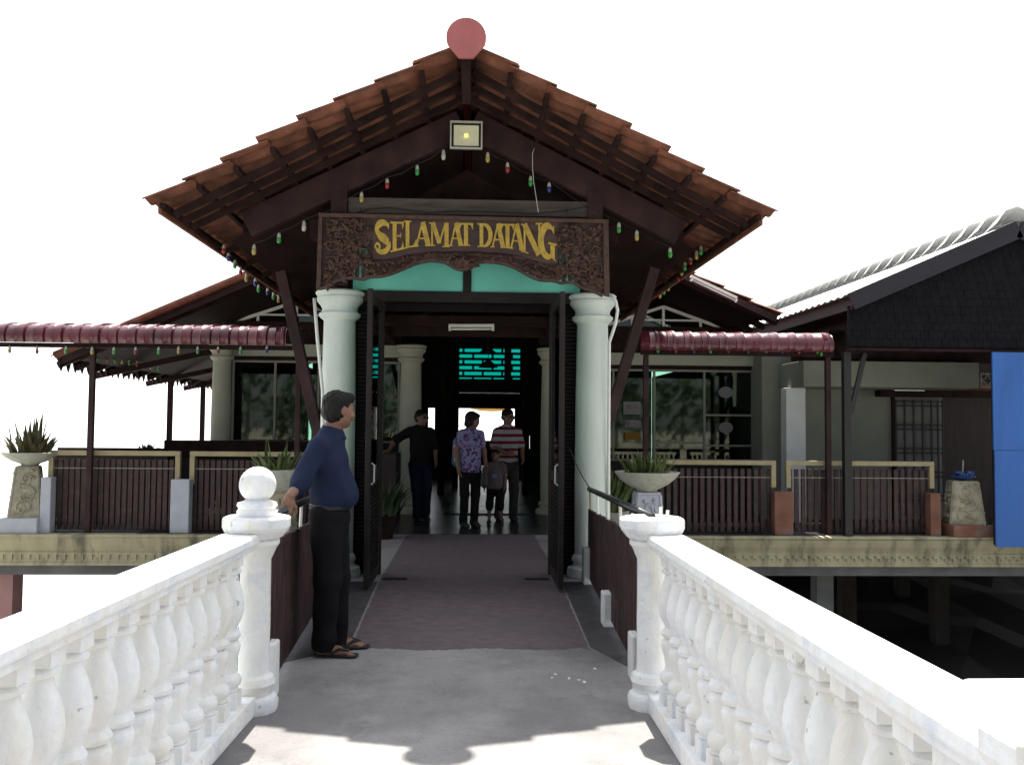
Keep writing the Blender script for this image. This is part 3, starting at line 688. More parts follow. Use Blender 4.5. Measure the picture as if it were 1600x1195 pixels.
# lower border between name board and scalloped edge
x = 345
while x < 1262:
    a = nb(x) + 2; b = boty(x) - 10
    if b - a > 10:
        m_ = (a + b) / 2
        leaf(x, b - 4, rnd.uniform(-.9, -.2), min(46, (b - a) * .9), 17); leaf(x + 8, a + 8, rnd.uniform(.1, .8), min(40, (b - a) * .8), 15)
        if rnd.random() < .7: leaf(x, m_, rnd.uniform(0, 6.28), min(34, (b - a) * .6), 15)
    x += 13
for k in range(9): leaf(790, 312, -math.pi / 2 + (k - 4) * .42, 44 if k % 2 else 54, 22, .032)
obj('scrollwork', sc, M['carve'], sign)
# lettering
def stroke(pts, ws):
    out = []; n = len(pts); L_ = []
    for i in range(n):
        a = pts[max(i - 1, 0)]; b = pts[min(i + 1, n - 1)]; dx, dy = b[0] - a[0], b[1] - a[1]; l = math.hypot(dx, dy) or 1
        w_ = ws[i] / 2; L_.append(((pts[i][0] - dy / l * w_, pts[i][1] + dx / l * w_), (pts[i][0] + dy / l * w_, pts[i][1] - dx / l * w_)))
    return [[L_[i][0], L_[i + 1][0], L_[i + 1][1], L_[i][1]] for i in range(n - 1)]
def rc(a, b, c, d): return [(a, c), (b, c), (b, d), (a, d)]
def arc(cx, cy, rx, ry, a0, a1, w0, w1, wm, n=14):
    pts = []; ws = []
    for i in range(n + 1):
        u = i / n; a = R(a0 + (a1 - a0) * u); pts.append((cx + rx * math.cos(a), cy + ry * math.sin(a))); ws.append(w0 + (w1 - w0) * u + wm * math.sin(math.pi * u))
    return stroke(pts, ws)
G_ = {
 'E': [rc(.14, .40, 0, 1), rc(.0, .14, .0, .055), rc(0, .14, .945, 1), rc(.40, .88, .93, 1), rc(.40, .88, 0, .07), rc(.40, .70, .48, .54), [(.80, .72), (.88, .93), (.72, .93)], [(.82, .30), (.70, .07), (.88, .07)], [(.70, .40), (.70, .64), (.62, .52)]],
 'L': [rc(.14, .42, 0, 1), rc(0, .14, 0, .055), rc(0, .56, .945 + .056, 1.05), rc(.42, .92, 0, .07), [(.95, .34), (.70, .07), (.94, .07)]],
 'T': [rc(.36, .64, 0, .93), rc(.02, .98, .93, 1), [(.02, .93), (.20, .93), (.04, .70)], [(.98, .93), (.80, .93), (.96, .70)], rc(.22, .36, 0, .05), rc(.64, .78, 0, .05)],
 'A': stroke([(.14, .03), (.47, 1.0)], [.10, .10]) + stroke([(.48, 1.0), (.80, .03)], [.27, .27]) + [rc(.24, .66, .30, .36), rc(0, .28, -.0, .05), rc(.62, 1.0, 0, .05)],
 'M': [rc(.10, .19, .0, .95), rc(.0, .30, -.0, .045), rc(.74, .94, 0, 1), rc(.64, 1.0, -.045, 0), rc(.0, .12, .955, 1)] + stroke([(.18, 1), (.50, .12)], [.20, .20]) + stroke([(.50, .12), (.78, .98)], [.08, .08]),
 'N': [rc(.12, .21, 0, .95), rc(0, .34, -.045, 0), rc(.80, .89, .05, 1), rc(.68, 1.0, 1.0, 1.05), rc(0, .14, .96, 1.01)] + stroke([(.16, 1), (.83, .02)], [.23, .23]),
 'D': [rc(.14, .38, 0, 1), rc(0, .14, 0, .05), rc(0, .14, .95, 1)] + arc(.36, .5, .48, .465, 90, -90, .07, .07, .20),
 'S': arc(.50, .745, .33, .22, 25, 215, .07, .16, .12) + stroke([(.235, .64), (.36, .53), (.60, .44), (.76, .33)], [.20, .27, .29, .22]) + arc(.46, .25, .36, .22, 22, -165, .2, .07, .05) + [[(.83, 1.0), (.80, .74), (.70, .86)]] + arc(.20, .20, .12, .11, 190, -120, .07, .07, .02),
 'G': arc(.54, .5, .40, .465, 48, 300, .07, .10, .24, 20) + [rc(.66, .90, .02, .42), rc(.54, 1.0, .42, .475), [(.86, 1.0), (.86, .70), (.74, .84)], [(.70, .02), (.90, .02), (.96, -.07)]] }
def lbot(x):
    c = [(330, 252), (430, 244), (540, 216), (640, 212), (835, 212), (870, 217), (950, 219), (1050, 226), (1110, 240), (1190, 264), (1270, 281)]
    for (a, b), (e_, d) in zip(c, c[1:]):
        if a <= x <= e_: return b + (d - b) * (x - a) / (e_ - a)
    return 252 if x < 330 else 290
def ltop(x): return 87 + (x - 345) * (17 / 915.)
lay = [('S', 340, 436), ('E', 426, 503), ('L', 493, 562), ('A', 545, 637), ('M', 622, 728), ('A', 722, 800), ('T', 772, 848), ('D', 868, 948), ('A', 935, 1015), ('T', 985, 1058), ('A', 1028, 1112), ('N', 1090, 1200), ('G', 1178, 1272)]
gl = MB(); kk = 0
for ch, xa, xb in lay:
    for poly in G_[ch]:
        pts = []
        for (u, v) in poly:
            X_ = xa + (xb - xa) * u; pts.append(sp(X_, lbot(X_) + (ltop(X_) - lbot(X_)) * v))
        kk += 1; gl.prism(pts, YS - .0165 - (kk % 17) * .00035, YS - .0075)
obj('lettering', gl, M['gold'], sign)
ch = MB()
for cx in (270, 1325): ch.tube([Vector((sp(cx, 50)[0], YS, sp(cx, 50)[1])), Vector((sp(cx, 10)[0], YS + .05, sp(cx, 10)[1]))], .004, 6)
obj('hanging_wire', ch, M['rail'], sign)
# ================================================================= main hall
hall = thing('hall', 'large tiled hall with glazed front behind the entrance porch', 'building', (XM, 15.3, 0))
HE, HZ = 6.3, az(566, 13.5); SL = .445
zR = HZ + SL * HE
for s in (-1, 1):
    obj('roof_slope', tile_slope(XM + s * .05, zR, XM + s * (HE if s < 0 else HE * .72), HZ if s < 0 else zR - SL * HE * .72, 13.5, 24.3, 13 if s < 0 else 10, W=.26, lift=.055), M['tile'], hall, smooth=30)
def hund(x, d=0): return zR - SL * abs(x - XM) - d
for s in (-1, 1):
    e = HE if s < 0 else HE * .72
    for y in [13.62 + .62 * k for k in range(17)]:
        obj('rafter', MB().beam((XM + s * .1, y, hund(XM + .1, .10)), (XM + s * (e + .02), y, hund(XM + e + .02, .10)), .06, .10), M['wood'], hall)
    for k in range(8):
        u = .5 + k * (e - .6) / 7; obj('batten', MB().beam((XM + s * u, 13.55, hund(XM + u, .03)), (XM + s * u, 24.2, hund(XM + u, .03)), .05, .04), M['wood'], hall)
    obj('barge_board', MB().beam((XM + s * .1, 13.53, hund(XM + .1, .07)), (XM + s * (e - .02), 13.53, hund(XM + e - .02, .07)), .03, .10), M['wood2'], hall)
    obj('soffit_board', MB().add([(XM + s * a, y, hund(XM + a, dd)) for dd in (.17, .15) for a in (.05, e - .3) for y in (13.62, 24.2)], [(0, 1, 3, 2), (4, 6, 7, 5), (0, 2, 6, 4), (1, 5, 7, 3), (0, 4, 5, 1), (2, 3, 7, 6)]), M['wood'], hall)
obj('ridge_cap', ridge_cap(XM, zR, 13.5, 24.3), M['tile'], hall, smooth=30)
# rolls of tile along the left verge
obj('verge_tiles', MB().tube([(XM - .2, 13.46, hund(XM - .2, -.05)), (XM - HE, 13.46, hund(XM - HE, -.03))], .06, 8), M['tile'], hall)
# carved fringe along the left eave
fg = MB(); y = 13.5; X = XM - HE + .03
while y < 24.2:
    z = HZ - .06; fg.add([(X, y, z), (X, y + .16, z), (X, y + .12, z - .08), (X, y + .08, z - .13), (X, y + .04, z - .08), (X + .02, y, z), (X + .02, y + .16, z), (X + .02, y + .12, z - .08), (X + .02, y + .08, z - .15), (X + .02, y + .04, z - .08)],
        [(0, 1, 2, 3, 4), (9, 8, 7, 6, 5), (0, 5, 6, 1), (1, 6, 7, 2), (2, 7, 8, 3), (3, 8, 9, 4), (4, 9, 5, 0)]); y += .24
fg.box(X, X + .03, 13.5, 24.2, HZ - .06, HZ + .02)
obj('eave_fringe', fg, M['wood2'], hall)
# outrigger brackets under left eave
for y in (15.3, 17.9, 20.2): obj('eave_bracket', MB().beam((XM - HE - .25, y, HZ - .20), (-4.4, y, HZ + .25), .07, .10), M['wood'], hall)
for Y, px in ((18.0, 265), (20.2, 316)):
    X = ax(px, Y); obj('post', MB().box(X - .045, X + .045, Y - .045, Y + .045, 0, 2.45), M['wood'], hall)
# front wall pieces
YW = 15.35
X0, X1 = ax(362, YW), ax(1177, YW)
xi0, xi1 = ax(624, YW), ax(878, YW)
def win(xa, xb, z0, z1, mull, rails=(), name='window'):
    f = MB(); t = .035
    f.box(xa, xb, YW - .03, YW + .03, z1 - t, z1); f.box(xa, xb, YW - .03, YW + .03, z0, z0 + t)
    xs = [xa] + list(mull) + [xb]
    for i, x in enumerate(xs):
        q = x - t / 2
        if i == 0: q = x
        if i == len(xs) - 1: q = x - t
        f.box(q, q + t, YW - .034, YW + .026, z0 + t + .001, z1 - t - .001)
    for (xl, xr, z) in rails: f.box(xl + t / 2, xr - t / 2, YW - .028, YW + .024, z - t / 2, z + t / 2)
    o = obj(name, f, M['frame'], hall)
    for a, b in zip(xs, xs[1:]): obj('pane', MB().box(a + .01, b - .01, YW - .004, YW + .004, z0 + .02, z1 - .02), M['glass'], o)
    return o
zw0, zw1 = az(693, YW), az(567, YW)
win(X0, xi0, zw0, zw1, [ax(429, YW), ax(497, YW), ax(560, YW)])
zr0, zr1 = az(718, YW), az(574, YW)
win(xi1, X1, zr0, zr1, [ax(958, YW), ax(1022, YW), ax(1100, YW)], [(ax(1100, YW), X1, az(645, YW)), (ax(1022, YW), ax(1100, YW), az(689, YW)), (ax(1100, YW), X1, az(693, YW))])
for a, b, z0 in ((X0, xi0, zw0), (xi1, X1, zr0)):
    obj('wall', MB().box(a, b, YW - .06, YW + .06, .005, z0 - .001), M['wall'], hall)
    z1 = zw1 if a == X0 else zr1
    obj('cream_beam', MB().box(a, b, YW - .12, YW + .06, z1 + .07, z1 + .24), M['column_back'], hall, bevel=.004)
    obj('beam_lip', MB().box(a, b, YW - .15, YW - .121, z1 + .21, z1 + .27), M['column_back'], hall)
    obj('head_board', MB().box(a, b, YW - .03, YW + .05, z1 + .001, z1 + .069), M['wood'], hall)
    obj('wall', MB().box(a, b, YW - .05, YW + .05, z1 + .241, 3.05), M['wood'], hall)
zg = 3.05
# gable glazing with white muntins either side of the porch roof
for s in (-1, 1):
    gx0 = 1.4; gx1 = 4.35; f = MB(); bz = az(513, YW)
    def gz(x): return min(hund(XM + x, .30), 3.9)
    f.beam((XM + s * gx1, YW, bz), (XM + s * (gx1 - 1.2), YW, bz + .42), .04, .05); f.box(XM + s * gx0, XM + s * gx1, YW - .02, YW + .02, bz - .03, bz + .02)
    f.beam((XM + s * (gx1 - 1.2), YW, bz + .42), (XM + s * (gx1 - 2.3), YW, bz + .05), .04, .05)
    for u in (.55, 1.2, 1.75): f.box(XM + s * (gx1 - u) - .02, XM + s * (gx1 - u) + .02, YW - .022, YW + .018, bz + .021, bz + (.42 * u / 1.2 if u <= 1.2 else .40 - .37 * (u - 1.2) / 1.1))
    f.box(XM + s * (gx1 - .55), XM + s * (gx1 - 1.75), YW - .021, YW + .016, bz + .17, bz + .20)
    g = obj('gable_window', f, M['white_metal'], hall)
    obj('pane', MB().prism([(XM + s * gx0, bz), (XM + s * gx1, bz), (XM + s * (gx1 - 1.2), bz + .42), (XM + s * gx0, bz + .9)][::s], YW + .03, YW + .04), M['glass'], g)
# columns of the hall
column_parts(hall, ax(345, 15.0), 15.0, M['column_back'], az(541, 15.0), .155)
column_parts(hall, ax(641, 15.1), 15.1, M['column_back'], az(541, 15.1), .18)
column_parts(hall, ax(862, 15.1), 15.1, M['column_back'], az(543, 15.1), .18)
obj('dark_sill', MB().box(ax(262, 14.9), ax(600, 14.9), 14.75, 14.82, az(716, 14.8), az(691, 14.8)), M['wood'], hall)
obj('low_wall', MB().box(ax(262, 14.9), ax(600, 14.9), 14.83, 14.90, 0, az(700, 14.8)), M['wall'], hall)
# side walls with openings to the sea
for xs, side in ((-4.35, -1), (4.85, 1)):
    obj('wall', MB().box(xs, xs + .1, YW + .07, 24, .005, .95), M['wall'], hall)
    obj('wall', MB().box(xs, xs + .1, YW + .07, 24, 2.35, hund(xs + (.1 if side > 0 else 0), .3)), M['wall'], hall)
    for y in ([16.2, 18.0, 19.8, 21.6, 23.4] if side < 0 else []): obj('post', MB().box(xs, xs + .1, y, y + .14, .951, 2.349), M['wood'], hall)
    if side > 0:
        obj('wall', MB().box(xs, xs + .1, YW + .07, 24, .951, 2.349), M['wall'], hall)
    else:
        g = obj('side_window', MB().box(xs + .02, xs + .06, YW + .07, 24, 1.55, 1.58), M['frame'], hall)
        obj('pane', MB().box(xs + .045, xs + .052, YW + .07, 24, .951, 2.349), M['glass'], g)
# back wall with doorway, slit windows and teal brick window
YB = 24.0
def X24(p): return ax(p, YB)
dz = az(612, YB); bw = MB()
holes = [(X24(669), X24(679), az(690, YB), az(638, YB)), (X24(702), X24(706), az(690, YB), az(664, YB))]
# wall strips left to right
cuts = [(-4.25, X24(602)), (X24(606), holes[0][0]), (holes[0][1], X24(686)), (X24(686) + .001, X24(712)), (X24(812), X24(825)), (X24(829), 4.84)]
for a, b in cuts: bw.box(a, b, YB, YB + .1, .005, 2.42)
bw.box(X24(602), X24(606), YB, YB + .1, .005, az(690, YB)); bw.box(X24(602), X24(606), YB, YB + .1, az(664, YB), 2.42)
bw.box(holes[0][0], holes[0][1], YB, YB + .1, .005, holes[0][2]); bw.box(holes[0][0], holes[0][1], YB, YB + .1, holes[0][3], 2.42)
bw.box(X24(825), X24(829), YB, YB + .1, .005, az(700, YB)); bw.box(X24(825), X24(829), YB, YB + .1, az(680, YB), 2.42)
bw.box(X24(712), X24(812), YB, YB + .1, dz, 2.42)
tx0, tx1, tz0, tz1 = X24(716), X24(812), az(597, YB), az(543, YB)
bw.box(-4.25, 4.84, YB, YB + .1, 2.421, tz0); hw_ = (zR - .18 - tz1) / SL
bw.prism([(-4.25, tz0), (tx0, tz0), (tx0, tz1), (XM - hw_, tz1), (-4.25, hund(-4.25, .18))], YB, YB + .1); bw.prism([(tx1, tz0), (4.84, tz0), (4.84, hund(4.84, .18)), (XM + hw_, tz1), (tx1, tz1)], YB, YB + .1)
bw.prism([(XM - hw_, tz1), (XM + hw_, tz1), (XM, hund(XM, .18))], YB, YB + .1)
obj('back_wall', bw, mat('back_wall_brown', (.022, .017, .016), .75, .2, 3, .1), hall)
tw = MB(); rows = 6; hgt = (tz1 - tz0) / rows
for i in range(rows + 1): tw.box(tx0, tx1, YB - .04, YB - .005, tz0 + i * hgt - .035, tz0 + i * hgt + .035)
for i in range(rows):
    x = tx0 + (.12 if i % 2 else .38)
    while x < tx1: tw.box(x - .03, x + .03, YB - .04, YB - .006, tz0 + i * hgt + .036, tz0 + (i + 1) * hgt - .036); x += .52
tw.box(X24(787), X24(798), YB - .05, YB - .041, tz0, tz1)
g = obj('brick_pattern_window', tw, M['black'], hall); obj('pane', MB().box(tx0, tx1, YB + .03, YB + .04, tz0, tz1), M['tealpane'], g)
# corridor behind, with window wall at the far end
YE = 32.5
def XE_(p): return ax(p, YE)
cor = MB()
cor.box(-.75, -.65, YB + .11, YE, .005, 2.6); cor.box(2.1, 2.2, YB + .11, YE, .005, 2.6); cor.box(-.75, 2.2, YB + .11, YE, 2.601, 2.7)
wz0, wz1 = az(688, YE), az(638, YE)
cor.box(-.64, 2.09, YE, YE + .1, .005, wz0); cor.box(-.64, 2.09, YE, YE + .1, wz1, 2.6); cor.box(-.64, XE_(715), YE, YE + .1, wz0, wz1); cor.box(XE_(804), 2.09, YE, YE + .1, wz0, wz1)
obj('corridor', cor, M['wood'], hall)
wf = MB(); zz = az(665, YE)
wf.box(XE_(715), XE_(804), YE - .02, YE + .02, zz - .012, zz + .012); obj('glazing_bar', wf, M['black'], hall)
# awning strip of yellow cloth beyond
cl = MB(); n = 16
for i in range(n + 1):
    x = XE_(735) + (XE_(800) - XE_(735)) * i / n; d = .07 * math.sin(math.pi * i / n)
    cl.v += [(x, YE + .5, wz1 + .04), (x, YE + .42, wz1 - .03 - d)]
for i in range(n): cl.f.append((2 * i, 2 * i + 1, 2 * i + 3, 2 * i + 2)); cl.mi.append(0)
tag(obj('cloth_swag', cl, translucent('orange_cloth', (.55, .32, .08), .5)), 'orange cloth swag hanging across the far bright window', 'cloth')
# interior dark posts
for px, Y in ((690, 19), (712, 21), (822, 19), (606, 17.5), (880, 17.5)):
    X = ax(px, Y); obj('post', MB().box(X - .07, X + .07, Y - .07, Y + .07, .005, hund(X, .35)), M['wood'], hall)
for y in (15.3, 18, 21): obj('tie_beam', MB().box(-4.2, 4.7, y, y + .12, 3.06 if y < 16 else 3.5, 3.2 if y < 16 else 3.65), M['wood'], hall)
struct('floor_strip', MB().box(-.45, 1.0, 14.85, 14.92, .004, .02), M['black'])
# glowing colour that stands in for daylight through roof gaps; no object uses it
gap = emis(mat('daylight_glow', (.8, .8, .8), .4, .02, 3, 0), (1, 1, 1), 1.2)

# fittings
def tube_light(label, a, b, m=M['white_metal'], body=True):
    a = Vector(a); b = Vector(b)
    t = thing('tube_light', label, 'light fitting', (a + b) / 2)
    obj('housing', MB().beam(a, b, .07, .04), m, t, bevel=.003)
    obj('tube', MB().tube([a + Vector((0, -.01, -.045)), b + Vector((0, -.01, -.045))], .014, 10), m, t, smooth=True)
    e = MB()
    for p, q in ((a, b), (b, a)):
        d = (q - p).normalized() * .03; e.beam(p + Vector((0, -.01, -.045)), p + d + Vector((0, -.01, -.045)), .04, .05)
    obj('end_cap', e, m, t); return t
tube_light('unlit white tube light hanging inside above the doorway', at(701, 509, 12.0), at(772, 509, 12.0))
tube_light('slanting white tube light fixed under the hall roof edge at the right', at(1079, 432, 13.2), at(1151, 466, 13.2))
for px, py, Y, l in ((762, 540, 17, 'upper dark pendant lamp in front of the teal window'), (763, 561, 16, 'lower dark pendant lamp in front of the teal window')):
    p = at(px, py, Y); t = thing('pendant_lamp', l, 'lamp', p)
    obj('shade', MB().lathe([(.03, 0), (.05, -.03), (.13, -.10), (.18, -.15), (.17, -.152), (.04, -.05)], p, 18), M['black'], t, smooth=40)
    obj('cord', MB().tube([p, (p.x, p.y, 3.9)], .006, 6), M['black'], t)
# notices on the right window
def notice(label, px0, px1, py0, py1, m, marks=()):
    Y = YW - .05; t = thing('notice', label, 'notice', at((px0 + px1) / 2, py1, Y))
    a, b, c, d = ax(px0, Y), ax(px1, Y), az(py1, Y), az(py0, Y)
    obj('sheet', MB().box(a, b, Y - .002, Y, c, d), m, t)
    for k, (u, v, r_, slash) in enumerate(marks):
        x = a + (b - a) * u; z = c + (d - c) * v; q = MB(); n = 20
        ro, ri = r_, r_ * .8
        vs = []
        for i in range(n):
            an = 2 * math.pi * i / n; vs += [(x + ro * math.cos(an), Y - .004, z + ro * math.sin(an)), (x + ri * math.cos(an), Y - .004, z + ri * math.sin(an))]
        q.add(vs, [(2 * i, 2 * i + 1, (2 * i + 3) % (2 * n), (2 * i + 2) % (2 * n)) for i in range(n)])
        if slash: q.beam((x - r_ * .6, Y - .004, z + r_ * .6), (x + r_ * .6, Y - .004, z - r_ * .6), .003, r_ * .2)
        obj('prohibition_mark', q, M['pinkline'] if k % 2 else M['black'], t)
    return t
notice('white notice with two round prohibition marks on the glass', 974, 1001, 625, 645, M['paper'], ((.3, .6, .035, True), (.7, .6, .035, True)))
notice('narrow white notice with one round prohibition mark below the larger one', 976, 1002, 654, 665, M['paper'], ((.16, .5, .035, True),))
notice('yellow notice on the glass below the white ones', 976, 999, 673, 685, M['yellow'])
for px, py, l in ((1134, 613, 'upper oval white sticker on the right window'), (1134, 668, 'lower oval white sticker on the right window')):
    Y = YW - .03; p = at(px, py, Y); q = MB().prism([(p.x + .128 * math.cos(k * math.pi / 14), p.z + .098 * math.sin(k * math.pi / 14)) for k in range(28)], Y - .002, Y)
    tag(obj('oval_sticker', q, mat('frosted_sticker', (.2, .2, .21), .8, .1, 4, 0)), l, 'sticker')

# ================================================================= awnings
def awning(label, x0, x1, posts, yw=13.35):
    t = thing('awning', label, 'awning', ((x0 + x1) / 2, 12.2, 2.5))
    prof = [(12.19, 2.53), (12.155, 2.57), (12.15, 2.63), (12.17, 2.69), (12.22, 2.745), (12.30, 2.775), (12.42, 2.79), (12.8, 2.82), (yw, 2.86)]
    mb = MB(); cols = []; x = x0; W = .245; ja = random.Random(int(x0 * 10))
    while x < x1 - .01:
        jo = ja.uniform(-.006, .006); W = .245 + ja.uniform(-.012, .012)
        for f_, o in ((0, 0), (.10, .010), (.45, .014), (.5, .024), (.55, .016), (.8, .018), (.84, .028), (.99, .030)):
            if x + f_ * W < x1: cols.append((x + f_ * W, o + jo))
        x += W
    m = len(prof)
    for (xx, o) in cols:
        for k, (y, z) in enumerate(prof):
            c = (12.42, 2.56); d = Vector((0, y - c[0], z - c[1])).normalized() if k < 6 else Vector((0, 0, 1))
            mb.v.append((xx, y + d.y * o, z + d.z * o))
    for (xx, o) in cols:
        for k, (y, z) in enumerate(prof):
            c = (12.42, 2.56); d = Vector((0, y - c[0], z - c[1])).normalized() if k < 6 else Vector((0, 0, 1))
            mb.v.append((xx, y + d.y * (o - .008), z + d.z * (o - .008)))
    nc = len(cols); off = nc * m
    for i in range(nc - 1):
        for k in range(m - 1):
            a = i * m + k; b = a + m
            mb.f.append((a, b, b + 1, a + 1)); mb.f.append((off + a, off + a + 1, off + b + 1, off + b)); mb.mi += [0, 0]
        a = i * m; mb.f.append((a, off + a, off + a + m, a + m)); mb.mi.append(0)
    obj('sheet', mb, M['awning'], t, smooth=35)
    obj('front_rail', MB().box(x0 + .02, x1 - .02, 12.24, 12.30, 2.47, 2.53), M['wood'], t)
    obj('rear_rail', MB().box(x0 + .02, x1 - .02, yw - .1, yw - .03, 2.76, 2.81), M['wood'], t)
    k = x0 + .3
    while k < x1: obj('rib', MB().beam((k, 12.3, 2.66), (k, yw - .1, 2.76), .03, .04), M['wood'], t); k += 1.1
    for X in posts: obj('post', MB().box(X - .035, X + .035, 12.30, 12.37, 0, 2.47), M['wood2'], t, bevel=.004)
    return t
awning('long maroon ribbed awning over the left side of the terrace', -9.2, ax(455, 12.2), [ax(142, 12.33), ax(465, 12.33)])
awning('short maroon ribbed awning over the right side of the terrace', ax(1000, 12.2), ax(1308, 12.2), [ax(1009, 12.33), ax(1294, 12.33)])

# ================================================================= terrace railing panels and piers
YR = 12.45
def railing(label, pa, pb, ytop, full=True, m=M['fence']):
    a, b = ax(pa, YR), ax(pb, YR); zt = az(ytop, YR)
    t = thing('terrace_railing', label, 'railing', ((a + b) / 2, YR, 0), group='railing panels along the terrace')
    f = MB(); f.box(a, b, YR - .035, YR + .035, zt - .065, zt); f.box(a, a + .065, YR - .034, YR + .034, .64, zt - .066); f.box(b - .065, b, YR - .034, YR + .034, .64, zt - .066)
    obj('top_frame', f, M['cream'], t, bevel=.004)
    s = MB(); x = a + .04
    while x < b - .07: s.box(x, x + .056, YR + .01, YR + .04, .02, zt - .12); x += .095 if pa > 900 else .078
    obj('slats', s, m, t)
    obj('wire', MB().tube([(a + .05, YR + .005, az(ytop + 27, YR)), (b - .05, YR + .005, az(ytop + 27, YR))], .004, 6), M['lamp_body'], t)
    obj('cross_rail', MB().box(a + .02, b - .02, YR + .041, YR + .06, .08, .14), m, t)
    return t
railing('brown slat railing panel at the far left of the terrace, behind the thin awning post', 79, 284, 708)
railing('brown slat railing panel between the pale blue pier and the man in blue', 299, 505, 708)
railing('brown slat railing panel behind the big bowl planter right of the entrance', 985, 1211, 716)
railing('brown slat railing panel in front of the lattice door at the right', 1227, 1457, 716)
def pier(label, pa, pb, ptop, m):
    a, b = ax(pa, YR - .1), ax(pb, YR - .1)
    return tag(obj('concrete_pier', MB().box(a, b, YR - .20, YR - .04, -.003, az(ptop, YR - .1)), m, bevel=.01), label, 'pier')
pier('narrow white pier beside the leftmost carved pedestal', 72, 88, 749, M['pier'])
pier('wide white pier between the two left railing panels', 273, 302, 751, M['pier'])
pier('orange stained pier between the two right railing panels', 1206, 1235, 765, M['pier_o'])
pier('half grey half orange pier at the right end of the railing', 1447, 1463, 766, M['pier_o'])
tag(obj('handrail', MB().tube([(ax(92, 14.2), 14.2, az(706, 14.2)), (ax(262, 14.2), 14.2, az(706, 14.2))], .025, 8), M['wood'], smooth=True), 'dark rail running behind the left railing panel', 'rail')
tag(obj('low_wall', MB().box(ax(84, 14.2), ax(262, 14.2), 14.22, 14.30, 0, az(714, 14.2)), M['wall']), 'dark brown low wall behind the leftmost railing panel', 'wall')

# ================================================================= pedestals, bowls, plants
def pedestal(label, x, y, z0, h, wb, wt, m, base=None, seed=1, rot=0):
    t = thing('carved_pedestal', label, 'pedestal', (x, y, z0)); rr = random.Random(seed)
    if base: obj('plinth', MB().box(x - base[0] / 2, x + base[0] / 2, y - base[0] / 2, y + base[0] / 2, z0, z0 + base[1]), base[2], t, bevel=.01)
    zb = z0 + (base[1] if base else 0); c, s_ = math.cos(rot), math.sin(rot)
    def rp(a, b, z): return (x + a * c - b * s_, y + a * s_ + b * c, z)
    b = MB(); vs = [rp(a * w_, q * w_, z) for (w_, z) in ((wb / 2, zb), (wb / 2, zb + .03), (wb / 2 * .97, zb + .031), (wt / 2, zb + h)) for a, q in ((-1, -1), (1, -1), (1, 1), (-1, 1))]
    fs = [(3, 2, 1, 0), (12, 13, 14, 15)] + [(i * 4 + k, i * 4 + (k + 1) % 4, i * 4 + 4 + (k + 1) % 4, i * 4 + 4 + k) for i in range(3) for k in range(4)]
    b.add(vs, fs); bd = obj('body', b, m, t, bevel=.01)
    r_ = MB()
    for f in range(4):
        fa = f * math.pi / 2
        def fp(u, v, o=.0):     # u -1..1 across, v 0..1 up
            w_ = (wb + (wt - wb) * v) / 2; a, q = u * w_, -(w_ + o)
            aa = a * math.cos(fa) - q * math.sin(fa); qq = a * math.sin(fa) + q * math.cos(fa); return rp(aa, qq, zb + v * h)
        for e_ in (-.92, .92): r_.tube([fp(e_, .04), fp(e_, .97)], .010, 6)
        for v in (.05, .96): r_.tube([fp(-.9, v), fp(.9, v)], .009, 6)
        for (cu, cv, rad, dr) in ((-.1, .76, .55, 1), (.15, .45, .6, -1), (-.2, .2, .5, 1)):
            pts = []
            for i in range(15):
                u = i / 14; an = rr.uniform(-.02, .02) + dr * u * 7 + cv * 5; q = rad * (1 - .75 * u); pts.append(fp(max(-.85, min(.85, cu + q * math.cos(an))), max(.06, min(.95, cv + q * .3 * math.sin(an))), .003))
            r_.tube(pts, [.020 - .010 * i / 14 for i in range(15)], 6)
        for k in range(14):
            u, v, an = rr.uniform(-.6, .6), rr.uniform(.12, .9), rr.uniform(0, 6.28); l = .3
            r_.tube([fp(u, v), fp(max(-.85, min(.85, u + .5 * l * math.cos(an))), max(.05, min(.95, v + .16 * l * math.sin(an))), .008), fp(max(-.85, min(.85, u + l * math.cos(an))), max(.05, min(.95, v + .3 * l * math.sin(an))), .002)], [.005, .026, .005], 6)
    obj('relief', r_, m, bd, smooth=50)
    return t
def bowl(label, x, y, z, r_, h, deep=False):
    t = thing('planter_bowl', label, 'planter', (x, y, z))
    prof = [(r_ * .30, 0), (r_ * .33, .02), (r_ * .40, .03), (r_ * .62, h * .35), (r_ * .84, h * .65), (r_ * .97, h * .93), (r_, h), (r_ * .97, h + .005), (r_ * .93, h * .97)] if not deep else [(r_ * .7, 0), (r_ * .93, .03), (r_, h * .3), (r_, h), (r_ * .95, h)]
    obj('bowl', MB().lathe(prof, (x, y, z), 40), M['bowl'], t, smooth=40)
    obj('soil', MB().lathe([(r_ * .5, h * .7), (r_ * .88, h * .93), (r_ * .6, h * 1.0), (.02, h * 1.06)], (x, y, z), 20), M['soil'], t)
    return t
